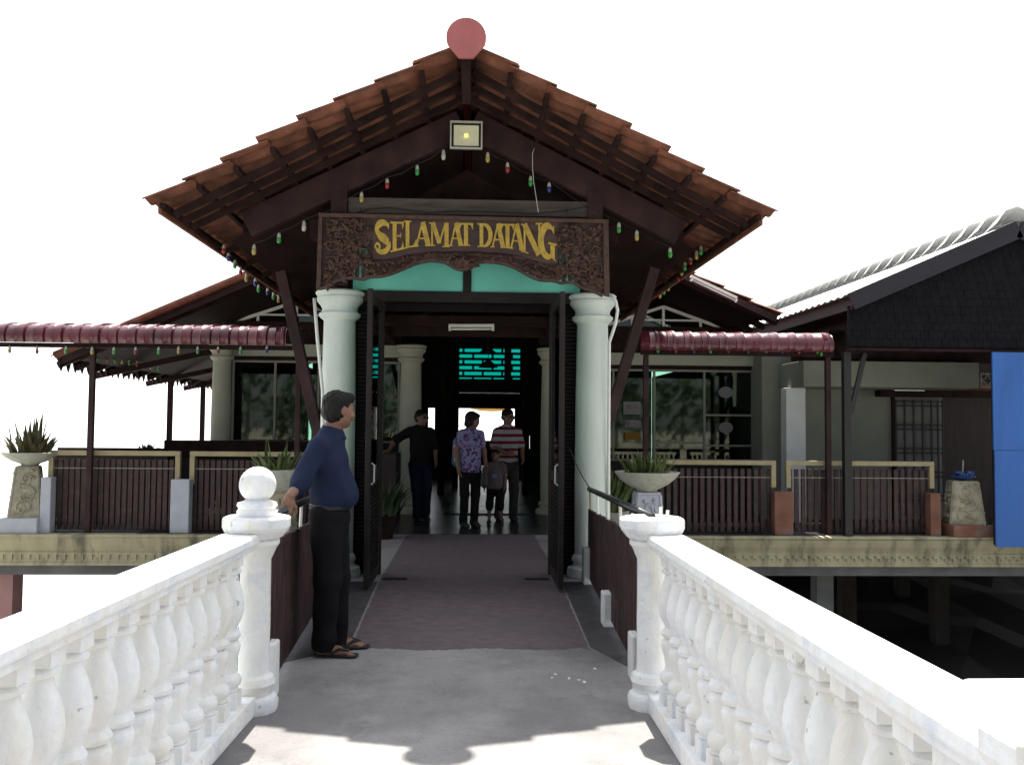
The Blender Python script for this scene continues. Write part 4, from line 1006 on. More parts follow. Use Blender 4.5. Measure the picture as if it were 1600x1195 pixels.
def spiky(label, x, y, z, r_, h, n, m, seed=1, tall=None, group=None, wid=.024, cat='plant'):
    rr = random.Random(seed); b = MB()
    for i in range(n):
        a = rr.uniform(0, 6.28); rad = r_ * math.sqrt(rr.random()) * .75; bx, by = x + rad * math.cos(a), y + rad * math.sin(a)
        lean = rr.uniform(.1, .5) + (rad / r_) * .7; L_ = h * rr.uniform(.55, 1.05) * (1 if rr.random() > .15 else 1.25); w_ = wid * rr.uniform(.6, 1.3)
        if tall and i < tall: rad *= .3; lean = rr.uniform(0, .25); L_ = h * rr.uniform(1.3, 1.7)
        da = a + rr.uniform(-.5, .5); k = 5; L0 = []
        side = Vector((-math.sin(da), math.cos(da), 0)); pos = Vector((bx, by, z)); ang = lean * .4
        for j in range(k + 1):
            u = j / k; ww = w_ * (1 - u ** 1.6) * (.8 + .4 * math.sin(math.pi * u)) + .0015
            d = Vector((math.cos(da) * math.sin(ang), math.sin(da) * math.sin(ang), math.cos(ang)))
            fold = d.cross(side) * ww * .35
            L0 += [pos + side * ww + fold, pos, pos - side * ww + fold]
            pos = pos + d * (L_ / k); ang += lean * .9 / k
        o = len(b.v); b.v += [tuple(v) for v in L0]
        for j in range(k):
            q = o + 3 * j; b.f += [(q, q + 1, q + 4, q + 3), (q + 1, q + 2, q + 5, q + 4)]; b.mi += [0, 0]
    return tag(obj('spiky_plant', b, m), label, cat, group)
Yp = 12.42
X = ax(47, Yp); pedestal('carved cream pedestal on a white plinth at the far left corner of the terrace', X, Yp, -.003, az(731, Yp) - .205, .40, .27, M['stone'], (.50, .2, M['pier']), 3, rot=.28)
zb = az(731, Yp); bowl('shallow concrete bowl on the carved pedestal at the far left corner', X + .02, Yp, zb, .36, .17)
spiky('dark spiky plant in the bowl at the far left corner', X + .02, Yp, zb + .14, .33, .36, 70, M['leaf_dry'], 4, tall=10, wid=.03)
Yq = 9.15
X = ax(1011, Yq); zq = az(766, Yq); pedestal('white carved pedestal under the wide bowl right of the entrance', X, Yq, -.003, zq, .32, .24, M['pier'], None, 5)
bowl('wide shallow concrete bowl right of the entrance', X, Yq, zq + .002, .335, .195)
spiky('bright green spiky plant in the wide bowl right of the entrance', X, Yq, zq + .17, .30, .24, 95, M['leaf'], 6, wid=.017)
X = ax(437, Yq); pedestal('carved pedestal partly hidden behind the man in blue', X, Yq, -.003, az(765, Yq), .36, .26, M['stone'], None, 7)
zq = az(766, Yq); bowl('deep concrete bowl behind the man in blue', X, Yq, zq + .002, .26, .20, True)
spiky('green spiky plant in the deep bowl behind the man in blue', X, Yq, zq + .17, .26, .26, 70, M['leaf'], 8, tall=4, wid=.017)
X = ax(1503, Yp); pz = az(745, Yp); pedestal('mossy carved pedestal on an orange stained plinth left of the blue board', X, Yp, -.003, pz - .165, .46, .33, M['stone'], (.62, .16, M['pier_o']), 9, rot=-.25)
bl = thing('ornament', 'blue leafy ceramic ornament on the mossy carved pedestal', 'ornament', (X, Yp, pz))
obj('dish', MB().lathe([(.05, 0), (.12, .02), (.17, .05), (.16, .06), (.05, .05)], (X, Yp, pz), 20), M['blueglass'], bl, smooth=50)
b = MB(); rr = random.Random(5)
for k in range(34):
    a = rr.uniform(0, 6.28); r0 = rr.uniform(.02, .11); l = rr.uniform(.06, .13); z = pz + .05
    b.tube([(X + r0 * math.cos(a), Yp + r0 * math.sin(a), z), (X + (r0 + l * .3) * math.cos(a), Yp + (r0 + l * .3) * math.sin(a), z + l * .5), (X + (r0 + l * .6) * math.cos(a), Yp + (r0 + l * .6) * math.sin(a), z + l * .65)], [.012, .022, .003], 6)
obj('petals', b, M['blueglass'], bl, smooth=50)
obj('spout', MB().tube([(X, Yp, pz + .05), (X + .01, Yp, pz + .28)], .008, 6), M['lamp_body'], bl)
# small plants farther back
spiky('small spiky plant poking above the left railing panel', ax(232, 15.5), 15.5, az(712, 15.5), .2, .2, 26, M['leaf_dark'], 11, wid=.02)
b = MB().lathe([(.16, .004), (.2, .1), (.22, az(712, 15.5)), (.2, az(712, 15.5))], (ax(232, 15.5), 15.5, 0), 20); tag(obj('flower_pot', b, M['bowl'], smooth=40), 'tall pot behind the left railing panel holding a small spiky plant', 'pot')
spiky('leafy dark potted bush inside the left door', ax(600, 11.8), 11.8, .30, .3, .5, 90, M['leaf_dark'], 12, wid=.03)
b = MB().lathe([(.14, .0), (.19, .3), (.2, .33), (.17, .33)], (ax(600, 11.8), 11.8, 0), 20); tag(obj('flower_pot', b, M['wood'], smooth=40), 'dark pot inside the left door holding the leafy bush', 'pot')
spiky('drooping green plant between the right column and the wide bowl', ax(955, 10.4), 10.4, .45, .28, .62, 60, M['leaf'], 13, wid=.035)
b = MB().lathe([(.14, .0), (.20, .45), (.22, .5), (.18, .5)], (ax(955, 10.4), 10.4, 0), 20); tag(obj('flower_pot', b, M['bowl'], smooth=40), 'pot behind the right column holding the drooping green plant', 'pot')
spiky('weedy grass tuft growing at the foot of the mossy pedestal', ax(1537, 12.3), 12.3, 0, .16, .28, 40, M['leaf_dark'], 14, wid=.01)

# ================================================================= string lights
def lights(label, pts, cols, Y, drop=.03, wirepts=None, size=.82):
    """pts: pixels, with Y a number or list"""
    t = thing('string_lights', label, 'string lights', at(pts[0][0], pts[0][1], Y[0] if isinstance(Y, list) else Y), group='strings of coloured bulbs')
    P3 = [at(p[0], p[1], Y[i] if isinstance(Y, list) else Y) for i, p in enumerate(pts)]
    wp = []
    for i, p in enumerate(P3):
        wp.append(p + Vector((0, 0, .055)))
        if i < len(P3) - 1:
            q = P3[i + 1]; wp.append((p + q) / 2 + Vector((0, 0, .055 - min(.04, (q - p).length * .08))))
    if len(wp) > 1: obj('wire', MB().tube(wp, .003, 5), M['black'], t)
    for i, p in enumerate(P3):
        b = MB(); s = size; b.cur = 0
        b.lathe([(.012 * s, 0), (.024 * s, -.006), (.026 * s, -.03), (.020 * s, -.052), (.006 * s, -.06)], p, 10)
        b.cur = 1; b.lathe([(.006 * s, .045), (.014 * s, .04), (.020 * s, .02), (.0235 * s, -.001), (.01 * s, -.001)], p, 10)
        obj('bulb', b, [M['bulb_' + cols[i % len(cols)]], M['bulbcap']], t, smooth=50)
    return t
lp = [(350, 388), (357, 400), (367, 412), (376, 423), (385, 433), (399, 440), (404, 450), (418, 455), (427, 462), (435, 467)]
lights('coloured bulbs close together along the left eave of the porch', lp, ['red', 'blueb', 'green', 'red', 'amber', 'blueb', 'green', 'blueb', 'green', 'amber'], [9.3, 9.6, 9.95, 10.3, 10.7, 11.2, 11.6, 12.1, 12.6, 13.0])
rp_ = [(1095, 390), (1088, 397), (1079, 406), (1070, 415), (1065, 423), (1060, 432), (1049, 441), (1044, 448), (1037, 454), (1031, 460)]
lights('coloured bulbs close together along the right eave of the porch', rp_, ['green', 'amber', 'red', 'green', 'amber', 'red', 'green', 'amber', 'green', 'amber'], [9.3, 9.5, 9.8, 10.1, 10.4, 10.8, 11.3, 11.7, 12.1, 12.5])
lights('bulbs spaced down the left gable beam', [(693, 241), (652, 265), (605, 286), (565, 307), (475, 352), (436, 371), (397, 389)], ['white', 'green', 'red', 'amber', 'white', 'green', 'amber'], 8.62)
lights('bulbs spaced down the right gable beam', [(762, 245), (793, 261), (829, 282), (858, 292), (967, 355), (995, 367), (1047, 394)], ['amber', 'red', 'green', 'blueb', 'green', 'amber', 'green'], 8.62)
lights('coloured bulbs hanging from the front edge of the left awning', [(15, 545), (58, 546), (103, 546), (144, 547), (178, 547), (212, 547), (248, 547), (279, 546), (309, 546), (341, 546), (376, 546), (417, 545)], ['amber', 'red', 'green', 'amber', 'green', 'red', 'green', 'amber', 'green', 'red', 'green', 'blueb'], 12.22)
lights('coloured bulbs hanging from the front edge of the right awning', [(1028, 545), (1056, 545), (1084, 546), (1110, 546), (1138, 545), (1169, 546), (1197, 545), (1222, 546), (1248, 547), (1277, 546), (1283, 550)], ['green', 'red', 'blueb', 'green', 'red', 'blueb', 'green', 'blueb', 'red', 'green', 'green'], 12.22)
lights('coloured bulbs strung below the hall eave at the far left', [(137, 553), (152, 557), (167, 559), (180, 561), (191, 563), (202, 565), (214, 567), (225, 570), (236, 572), (248, 574)], ['blueb', 'green', 'red', 'green', 'amber', 'green', 'red', 'green', 'amber', 'green'], [13.7 + .25 * k for k in range(10)])

# ================================================================= neighbouring building at the right
nbx = thing('neighbour_building', 'dark gabled building with a pale metal roof at the right of the terrace', 'building', (7.35, 12, 0))
YN = 12.0
rx, rz = ax(1592, YN), az(333, YN); ex, ez = ax(1328, YN), az(452, YN); nsl = (rz - ez) / (rx - ex)
def nund(x): return rz - nsl * abs(x - rx)
def ribbed(x0, x1, ya, yb, rows=26):
    mb = MB(); W = (yb - ya) / 60
    ny = 240
    for j in range(ny + 1):
        y = ya + (yb - ya) * j / ny; o = .014 * math.sin(j * math.pi / 2 + .3)
        for x in (x0, x1):
            mb.v += [(x, y, nund(x) + o + .02), (x, y, nund(x) + o + .012)]
    for j in range(ny):
        o = j * 4; p = o + 4; mb.f += [(o, o + 2, p + 2, p), (o + 1, p + 1, p + 3, o + 3), (o + 2, o + 3, p + 3, p + 2)]; mb.mi += [0] * 3
    return mb
obj('roof_slope', ribbed(rx, ex - .06, YN - .05, 26), M['metalroof'], nbx)
obj('roof_slope', ribbed(rx, 2 * rx - ex, YN - .05, 26), M['metalroof'], nbx)
rd = MB(); y = YN - .05
while y < 26:
    s_ = .40; q = .14
    V0 = [(rx - .30, y, nund(rx - .30) + .02 + q * .7), (rx - .17, y, rz + .03 + q), (rx, y, rz + .09 + q), (rx + .17, y, rz + .03 + q), (rx + .30, y, nund(rx + .30) + .02 + q * .7)]
    V1 = [(rx - .26, y + s_, nund(rx - .26) + .03), (rx - .16, y + s_, rz + .02), (rx, y + s_, rz + .07), (rx + .16, y + s_, rz + .02), (rx + .26, y + s_, nund(rx + .26) + .03)]
    rd.add(V0 + V1 + [(a, b, c - .012) for a, b, c in V0 + V1], [(i, i + 1, i + 6, i + 5) for i in range(4)] + [(10 + i, 15 + i, 16 + i, 11 + i) for i in range(4)] + [(i, 10 + i, 11 + i, i + 1) for i in range(4)])
    rd.prism([(rx - .2, nund(rx - .2) + .02), (rx - .1, rz + .0), (rx, rz + .03), (rx + .1, rz), (rx + .2, nund(rx + .2) + .02)], y + .04, y + s_ + .02); y += s_ + .06
obj('ridge_cap', rd, M['metalroof'], nbx)
xb = ex
zb_ = az(536, YN)
for s in (1, -1):
    def mx(x): return x if s > 0 else 2 * rx - x
    obj('barge_board', MB().beam((mx(xb), YN - .08, nund(xb) - .10), (mx(rx - .002), YN - .08, rz - .10), .04, .24), M['barge'], nbx)
    obj('eave_board', MB().box(mx(ex + .02), mx(ex + .05), YN - .04, 22, ez - .20, ez - .01), M['wood2'], nbx)
    obj('side_wall', MB().box(mx(ex + .22), mx(ex + .26), YN + .07, 22, zb_ - .05, ez - .02), M['wood'], nbx)
    obj('soffit', MB().box(mx(ex + .051), mx(ex + .219), YN + .07, 22, ez - .20, ez - .18), M['wood2'], nbx)
obj('gable_wall', MB().prism([(xb, zb_), (2 * rx - xb, zb_), (2 * rx - xb, nund(xb) - .15), (rx, rz - .15), (xb, nund(xb) - .15)], YN + .02, YN + .06), M['shingle'], nbx)
shg = MB(); z = zb_ + .02; i = 0
while z < rz - .3:
    xl = max(xb, rx - (rz - .22 - z) / nsl + .1); x = xl + (.06 if i % 2 else 0)
    while x < 2 * rx - xl:
        zt = z + .14; shg.add([(x, YN + .008 - (.003 if int(x * 9) % 3 == 0 else 0), z), (x + .112, YN + .007, z + .004), (x + .112, YN + .015, zt), (x, YN + .015, zt)], [(0, 1, 2, 3)])
        x += .118
    z += .115; i += 1
obj('shingles', shg, M['shingle'], nbx)
obj('fascia', MB().box(xb, 2 * rx - xb, YN - .03, YN + .10, zb_ - .035, zb_ - .001), M['wood'], nbx)
X = ax(1322, 12.25)
obj('post', MB().box(X - .05, X + .05, 12.18, 12.28, 0, zb_ - .04), M['black'], nbx)
obj('brace', MB().beam((X + .06, 12.23, az(640, 12.23)), (ax(1352, 12.23), 12.23, zb_ - .05), .05, .06), M['black'], nbx)
Yh = 13.3
z0, z1 = az(598, Yh), az(557, Yh); xa = ax(1256, Yh)
obj('wall_beam', MB().box(xa, ax(1531, Yh), Yh, 14.35, z0, z1), M['pale'], nbx, bevel=.005)
obj('upper_board', MB().box(ax(1240, 13.4), 11, 13.45, 13.5, z1 + .001, z1 + .30), M['wood'], nbx)
xw0 = ax(1176, 14.9)
obj('wall', MB().box(xw0, ax(1398, 14.4), 14.40, 14.5, .0, 2.75), M['pale'], nbx)
obj('wall', MB().box(ax(1177, 15.3), xw0 + .12, 14.52, 15.4, 0, 2.9), M['pale'], nbx)
obj('corner_pillar', MB().box(ax(1227, 13.9), ax(1257, 13.9), 13.85, 14.1, .0, z0 - .001), mat('white_pillar', (.62, .64, .66), .7, .05, 4, .1), nbx, bevel=.006)
xd0, xd1 = ax(1397, 14.4), ax(1478, 14.4); zd = az(618, 14.4)
lat = MB(); 
obj('curtain_wall', MB().box(xd0 + .001, xd1, 14.50, 14.53, .0, zd + .1), M['curtain'], nbx)
for x in (xd0 + .02, xd0 + .17, xd0 + .32, xd0 + .47, xd0 + .62, xd1 - .06, xd1 - .14): lat.box(x, x + .022, 14.395, 14.415, .05, zd)
zz = .30
while zz < zd: lat.box(xd0, xd1, 14.416, 14.432, zz, zz + .02); lat.box(xd0, xd1, 14.416, 14.432, zz + .075, zz + .095); zz += .385
obj('window_grille', lat, M['grate'], nbx)
obj('door_frame', MB().box(xd0 - .05, xd0 + .0, 14.36, 14.46, 0, zd + .05), M['wood'], nbx)
obj('door_head', MB().box(ax(1374, 14.2), 11, 14.15, 14.34, az(613, 14.2), az(603, 14.2)), M['wood'], nbx)
obj('lintel', MB().box(ax(1453, 14.2), ax(1560, 14.2), 14.24, 14.36, az(603, 14.2) + .001, az(594, 14.2) + .04), M['pier_o'], nbx)
obj('inner_wall', MB().box(xd1 + .001, 11, 14.7, 14.8, 0, 2.8), mat('dark_boards', (.045, .03, .03), .7, .3, 3, .2, stretch=(4, 1, .4)), nbx)
vb = MB(); vx0, vx1, vz0, vz1 = ax(1532, 14.0), ax(1556, 14.0), az(597, 14.0), az(574, 14.0); vcx, vcz = (vx0 + vx1) / 2, (vz0 + vz1) / 2
for (a, b, c, d) in ((vx0, vx1, vz0, vz0 + .02), (vx0, vx1, vz1 - .02, vz1), (vx0, vx0 + .02, vz0 + .021, vz1 - .021), (vx1 - .02, vx1, vz0 + .021, vz1 - .021)): vb.box(a, b, 13.98, 14.03, c, d)
for (px, pz_) in ((vx0, vcz), (vx1, vcz)): 
    for (qx, qz) in ((vcx, vz0), (vcx, vz1)):
        vb.tube([(px, 14.0, pz_), ((px + qx) / 2 * .55 + vcx * .45, 14.0, (pz_ + qz) / 2 * .55 + vcz * .45), (qx, 14.0, qz)], .012, 6)
obj('vent_block', vb, M['paper'], nbx)
obj('porch_ceiling', MB().box(xb, 11, 12.7, 14.39, 2.86, 2.9), M['wood'], nbx)
# blue board
bb = thing('blue_board', 'tall blue painted board at the right edge of the terrace', 'board', (ax(1580, 11.9), 11.9, az(852, 11.9)))
x0, x1, z0, z1, zm = ax(1551, 11.9), 8.6, az(852, 11.9), az(540, 11.9), az(697, 11.9)
obj('panel', MB().box(x0, x1, 11.88, 11.91, zm + .002, z1), M['blue'], bb, bevel=.003)
obj('panel', MB().box(x0 + .012, x1, 11.88, 11.91, z0, zm - .002), M['blue'], bb, bevel=.003)
fb = MB(); fb.box(x0 + .02, x0 + .07, 11.911, 11.96, z0 + .02, z1); fb.box(x0 + .071, x1, 11.911, 11.96, zm - .02, zm + .02); fb.box(x0 + .071, x1, 11.911, 11.96, z0 + .02, z0 + .07)
obj('timber_frame', fb, M['wood'], bb)

# a wooded shore behind the viewer, mirrored in the windows
rr = random.Random(3); b = MB()
for k in range(5200):
    cl_ = rr.randrange(34); cx_ = -60 + cl_ * 3.6 + math.sin(cl_ * 3) * 2; ch_ = 5 + 4 * abs(math.sin(cl_ * 1.7))
    p = Vector((cx_ + rr.gauss(0, 2.2), -66 + rr.gauss(0, 2), -1 + ch_ * rr.random() ** .7 * 1.3)); a = Vector((rr.gauss(0, 1), rr.gauss(0, 1), rr.gauss(0, 1))).normalized(); c = a.orthogonal().normalized(); d = a.cross(c); s_ = rr.uniform(.4, .9)
    b.add([p + c * s_, p + d * s_ * .5, p - c * s_, p - d * s_ * .5], [(0, 1, 2, 3)])
for k in range(34):
    cx_ = -60 + k * 3.6; b.tube([(cx_, -66, -1.3), (cx_ + .3, -66, 6)], [.25, .08], 6)
tag(obj('wooded_shore', b, M['leaf_dark']), kind='stuff')
# ================================================================= people: smooth bodies grown from a distance field
class Field:
    def __init__(s, k=.03): s.p = []; s.k = k; s.cuts = []
    def cone(s, a, b, ra, rb, k=None, flat=None):
        s.p.append(('c', Vector(a), Vector(b), ra, rb, s.k if k is None else k, flat)); return s
    def ell(s, c, r, rot=None, k=None):
        s.p.append(('e', Vector(c), Vector(r), rot, None, s.k if k is None else k, None)); return s
    def cut(s, n, p): s.cuts.append((Vector(n), Vector(p))); return s        # keep the side n points away from
    def sub(s, c, r): s.cuts.append(('s', Vector(c), Vector(r))); return s
    def dist(s, X, Y, Z, q):
        if q[0] == 'c':
            _, a, b, ra, rb, k, flat = q; d = b - a; L2 = max(d.dot(d), 1e-9)
            px, py, pz = X - a.x, Y - a.y, Z - a.z
            h = np.clip((px * d.x + py * d.y + pz * d.z) / L2, 0, 1)
            rx, ry, rz_ = px - h * d.x, py - h * d.y, pz - h * d.z
            if flat:
                n, f = flat; t = (rx * n[0] + ry * n[1] + rz_ * n[2]) * (f - 1); rx = rx + t * n[0]; ry = ry + t * n[1]; rz_ = rz_ + t * n[2]
            return np.sqrt(rx * rx + ry * ry + rz_ * rz_) - (ra + (rb - ra) * h)
        _, c, r, rot, _, k, _ = q; px, py, pz = X - c.x, Y - c.y, Z - c.z
        if rot is not None:
            m = rot.transposed(); px, py, pz = [m[i][0] * px + m[i][1] * py + m[i][2] * pz for i in range(3)]
        k0 = np.sqrt((px / r.x) ** 2 + (py / r.y) ** 2 + (pz / r.z) ** 2); k1 = np.sqrt((px / r.x ** 2) ** 2 + (py / r.y ** 2) ** 2 + (pz / r.z ** 2) ** 2)
        return k0 * (k0 - 1) / np.maximum(k1, 1e-9)
    def build(s, h=.008, smooth=1):
        lo = []; hi = []; bb = []
        for q in s.p:
            if q[0] == 'c': r = max(q[3], q[4]); pts = [q[1], q[2]]; rr = Vector((r, r, r))
            else: m = max(q[2]); rr = Vector((m, m, m)) if q[3] is not None else q[2]; pts = [q[1]]
            l = [min(p[i] for p in pts) - rr[i] for i in range(3)]; u = [max(p[i] for p in pts) + rr[i] for i in range(3)]; bb.append((l, u)); lo.append(l); hi.append(u)
        lo = np.min(lo, 0) - 3 * h; hi = np.max(hi, 0) + 3 * h; n = np.ceil((hi - lo) / h).astype(int) + 1
        F = np.full(n, .5, np.float32); ax_ = [lo[i] + h * np.arange(n[i]) for i in range(3)]
        for q, (l, u) in zip(s.p, bb):
            k = q[5]; pad = k + 2.5 * h
            i0 = [max(0, int((l[i] - pad - lo[i]) / h)) for i in range(3)]; i1 = [min(n[i], int((u[i] + pad - lo[i]) / h) + 2) for i in range(3)]
            sl_ = tuple(slice(a, b) for a, b in zip(i0, i1))
            X = ax_[0][sl_[0]][:, None, None]; Y = ax_[1][sl_[1]][None, :, None]; Z = ax_[2][sl_[2]][None, None, :]
            d = s.dist(X, Y, Z, q).astype(np.float32); f = F[sl_]; t = np.maximum(k - np.abs(f - d), 0) / max(k, 1e-6); F[sl_] = np.minimum(f, d) - t * t * k * .25
        X = ax_[0][:, None, None]; Y = ax_[1][None, :, None]; Z = ax_[2][None, None, :]
        for c in s.cuts:
            if c[0] == 's': F = np.maximum(F, -s.dist(X, Y, Z, ('e', c[1], c[2], None, None, 0, None))).astype(np.float32)
            else: F = np.maximum(F, (X - c[1].x) * c[0].x + (Y - c[1].y) * c[0].y + (Z - c[1].z) * c[0].z).astype(np.float32)
        ins = F < 0
        c8 = [(i, j, k) for i in (0, 1) for j in (0, 1) for k in (0, 1)]; m = [d - 1 for d in n]
        S_ = sum(ins[i:i + m[0], j:j + m[1], k:k + m[2]].astype(np.int8) for i, j, k in c8)
        I, J, K = np.nonzero((S_ > 0) & (S_ < 8)); vals = np.stack([F[I + i, J + j, K + k] for i, j, k in c8], 1)
        acc = np.zeros((len(I), 3)); cnt_ = np.zeros(len(I))
        for a in range(8):
            for b in range(a + 1, 8):
                if sum(abs(c8[a][t] - c8[b][t]) for t in range(3)) != 1: continue
                va, vb = vals[:, a], vals[:, b]; mk = (va < 0) != (vb < 0); t = np.where(mk, va / np.where(mk, va - vb, 1), 0)
                for ax3 in range(3): acc[:, ax3] += np.where(mk, c8[a][ax3] + t * (c8[b][ax3] - c8[a][ax3]), 0)
                cnt_ += mk
        V = (acc / cnt_[:, None] + np.stack([I, J, K], 1)) * h + lo
        idx = np.full(m, -1, np.int32); idx[I, J, K] = np.arange(len(I)); faces = []
        for a in range(3):
            b, c = (a + 1) % 3, (a + 2) % 3
            s0 = [slice(1, m[0]), slice(1, m[1]), slice(1, m[2])]; s0[a] = slice(0, m[a]); s1 = list(s0); s1[a] = slice(1, m[a] + 1)
            A = ins[tuple(s0)]; B = ins[tuple(s1)]; P = np.nonzero(A != B); base = [P[t] + s0[t].start for t in range(3)]; sg = A[P]
            def ci(db, dc):
                q = [base[0].copy(), base[1].copy(), base[2].copy()]; q[b] -= db; q[c] -= dc; return idx[q[0], q[1], q[2]]
            f = np.stack([ci(1, 1), ci(0, 1), ci(0, 0), ci(1, 0)], 1); f[~sg] = f[~sg][:, ::-1]; faces.append(f)
        Fc = np.concatenate(faces)
        for _ in range(smooth):
            A = np.zeros_like(V); C_ = np.zeros(len(V))
            for i in range(4):
                j = (i + 1) % 4; np.add.at(A, Fc[:, i], V[Fc[:, j]]); np.add.at(C_, Fc[:, i], 1); np.add.at(A, Fc[:, j], V[Fc[:, i]]); np.add.at(C_, Fc[:, j], 1)
            V = V * .5 + .5 * A / C_[:, None]
        return V, Fc
def fobj(name, field, m, parent, h=.008, smooth=1, fold=0, kind='s', seed=0):
    V, Fc = field.build(h, smooth)
    if fold:                                            # cloth folds pushed along the surface normal
        N = np.zeros_like(V); fn = np.cross(V[Fc[:, 2]] - V[Fc[:, 0]], V[Fc[:, 3]] - V[Fc[:, 1]])
        for i in range(4): np.add.at(N, Fc[:, i], fn)
        N /= np.maximum(np.linalg.norm(N, axis=1), 1e-9)[:, None]
        x, y, z = V[:, 0], V[:, 1], V[:, 2]; an = np.arctan2(y, x)
        if kind == 's': f = np.sin(26 * (z + .25 * x - .4 * y) + 2.5 * np.sin(9 * x + seed) + 2 * np.sin(7 * z)) * .55 + np.sin(34 * x + 18 * z + 3 * np.sin(11 * y + seed)) * .45
        elif kind == 'h': f = np.sin(150 * x + 60 * z + 3 * np.sin(40 * y)) * .6 + np.sin(170 * y - 50 * z + 3 * np.sin(60 * x)) * .6 + np.sin(60 * z + 35 * y) * .8
        else: f = np.sin(30 * x + 24 * y + 2.2 * np.sin(6 * z + seed)) * .6 + np.sin(38 * z + 8 * y + 3 * np.sin(13 * x)) * .6 * np.exp(-((z - .12) / .15) ** 2) + np.sin(30 * z + 14 * x) * .35
        V = V + N * (fold * f)[:, None]
    me = bpy.data.meshes.new(name)
    me.from_pydata(V.tolist(), [], Fc.tolist()); me.update(); me.materials.append(m)
    for p in me.polygons: p.use_smooth = True
    o = bpy.data.objects.new(name, me); COL.objects.link(o); o.parent = parent; ORG[o.name] = Vector((0, 0, 0)); return o

SKIN = mat('skin', (.19, .095, .062), .55, .12, 14, .08, stain=(.28, .13, .09), stain_amt=.3, stain_scale=9)
SKIN2 = mat('skin_pale', (.15, .08, .055), .55, .1, 14, .08)
LIP = mat('lips', (.26, .09, .075), .5, .05, 9, 0); EYE = mat('eye', (.03, .02, .015), .25, .05, 9, 0, spec=.8)
HAIR = mat('black_hair', (.006, .005, .005), .55, .5, 60, .6, stretch=(1, 1, .25), stain=(.03, .028, .028), stain_amt=.4, spec=.2, stain_scale=11)
HAIR2 = mat('dark_hair', (.008, .006, .006), .6, .4, 60, .3, spec=.15, stretch=(1, 1, .25))

def hand(F, w, d, n, th, curl=(.35, .5, .4), s=1.0, spread=.10):
    """w wrist, d direction of the fingers, n palm normal (palm looks along n), th side the thumb is on"""
    w = Vector(w); d = Vector(d).normalized(); n = Vector(n); n = (n - d * n.dot(d)).normalized(); t = Vector(th); t = (t - d * t.dot(d) - n * t.dot(n)).normalized()
    fl = ((n.x, n.y, n.z), 1.6)
    F.cone(w, w + d * .045 * s, .027 * s, .036 * s, .012, fl); F.cone(w + d * .04 * s + t * .012 * s, w + d * .085 * s + t * .014 * s, .030 * s, .026 * s, .01, fl); F.cone(w + d * .04 * s - t * .014 * s, w + d * .08 * s - t * .018 * s, .028 * s, .024 * s, .01, fl)
    for off, L_, r in ((.032, .072, .0092), (.011, .080, .0095), (-.011, .075, .0092), (-.032, .058, .0082)):
        p = w + d * (.088 - abs(off) * .25) * s + t * off * s; dr = (d + t * off * spread * 10 * .35).normalized(); ang = 0
        for q, (fr, c) in enumerate(zip((.45, .31, .24), curl)):
            ang += c; dd = dr * math.cos(ang) + n * math.sin(ang); p2 = p + dd * L_ * fr * s; F.cone(p, p2, r * s * (1 - .08 * q), r * s * (.92 - .08 * q), .004); p = p2
    p = w + d * .025 * s + t * .028 * s
    for q, (L_, a, b) in enumerate(((.038, .75, .15), (.03, .5, .35), (.026, .3, .5))):
        dd = (d * (1 - a * .5) + t * a + n * b).normalized(); p2 = p + dd * L_ * s; F.cone(p, p2, (.0135 - .0018 * q) * s, (.0118 - .0018 * q) * s, .006); p = p2

def rotz(a): return Matrix.Rotation(a, 3, 'Z')
def head(F, c, yaw, tilt=0, s=1.0, female=False):
    """c centre of the skull; the face looks to -Y before yaw"""
    Rm = rotz(yaw) @ Matrix.Rotation(tilt, 3, 'X'); c = Vector(c)
    def T(x, y, z): return c + Rm @ Vector((x * s, y * s, z * s))
    F.ell(T(0, .012, .03), Vector((.076, .094, .088)) * s, Rm, .02); F.ell(T(0, -.018, -.03), Vector((.062, .075, .085)) * s, Rm, .03)
    F.ell(T(0, -.045, -.085), Vector((.036, .035, .028)) * s, Rm, .02)                    # chin
    F.ell(T(0, .0, -.065), Vector((.056, .062, .045)) * s, Rm, .02)
    F.cone(T(0, -.086, .012), T(0, -.104, -.03), .009 * s, .015 * s, .012)                  # nose
    for q in (-1, 1):
        F.ell(T(q * .077, .012, -.005), Vector((.010, .022, .034)) * s, Rm, .005)            # ear
        F.ell(T(q * .04, -.064, -.028), Vector((.024, .02, .02)) * s, Rm, .02)            # cheek
        F.cone(T(q * .045, -.078, .028), T(q * .012, -.088, .03), .007 * s, .008 * s, .01)   # brow
    F.cone(T(-.018, -.088, -.058), T(.018, -.088, -.058), .008 * s, .008 * s, .008)
    return T, Rm
def face_parts(T, Rm, parent, s=1.0, glasses=False):
    F = Field(.002)
    for q in (-1, 1): F.ell(T(q * .03, -.0795, .006), Vector((.013, .006, .0065)) * s, Rm)
    fobj('eyes', F, EYE, parent, .004 * s, 0)
    F = Field(.004); F.cone(T(-.02, -.0945, -.057), T(.02, -.0945, -.057), .0048 * s, .0048 * s); fobj('mouth', F, LIP, parent, .004 * s, 0)
    F = Field(.003)
    for q in (-1, 1): F.cone(T(q * .05, -.078, .034), T(q * .014, -.092, .034), .005 * s, .006 * s)
    fobj('eyebrows', F, HAIR2, parent, .004 * s, 0)
    if glasses:
        F = Field(.002)
        for q in (-1, 1): F.ell(T(q * .033, -.098, .006), Vector((.030, .007, .022)) * s, Rm); F.cone(T(q * .062, -.088, .012), T(q * .082, .01, .012), .004, .003)
        F.cone(T(-.012, -.104, .014), T(.012, -.104, .014), .004, .004)
        fobj('sunglasses', F, M['black'], parent, .005, 0)

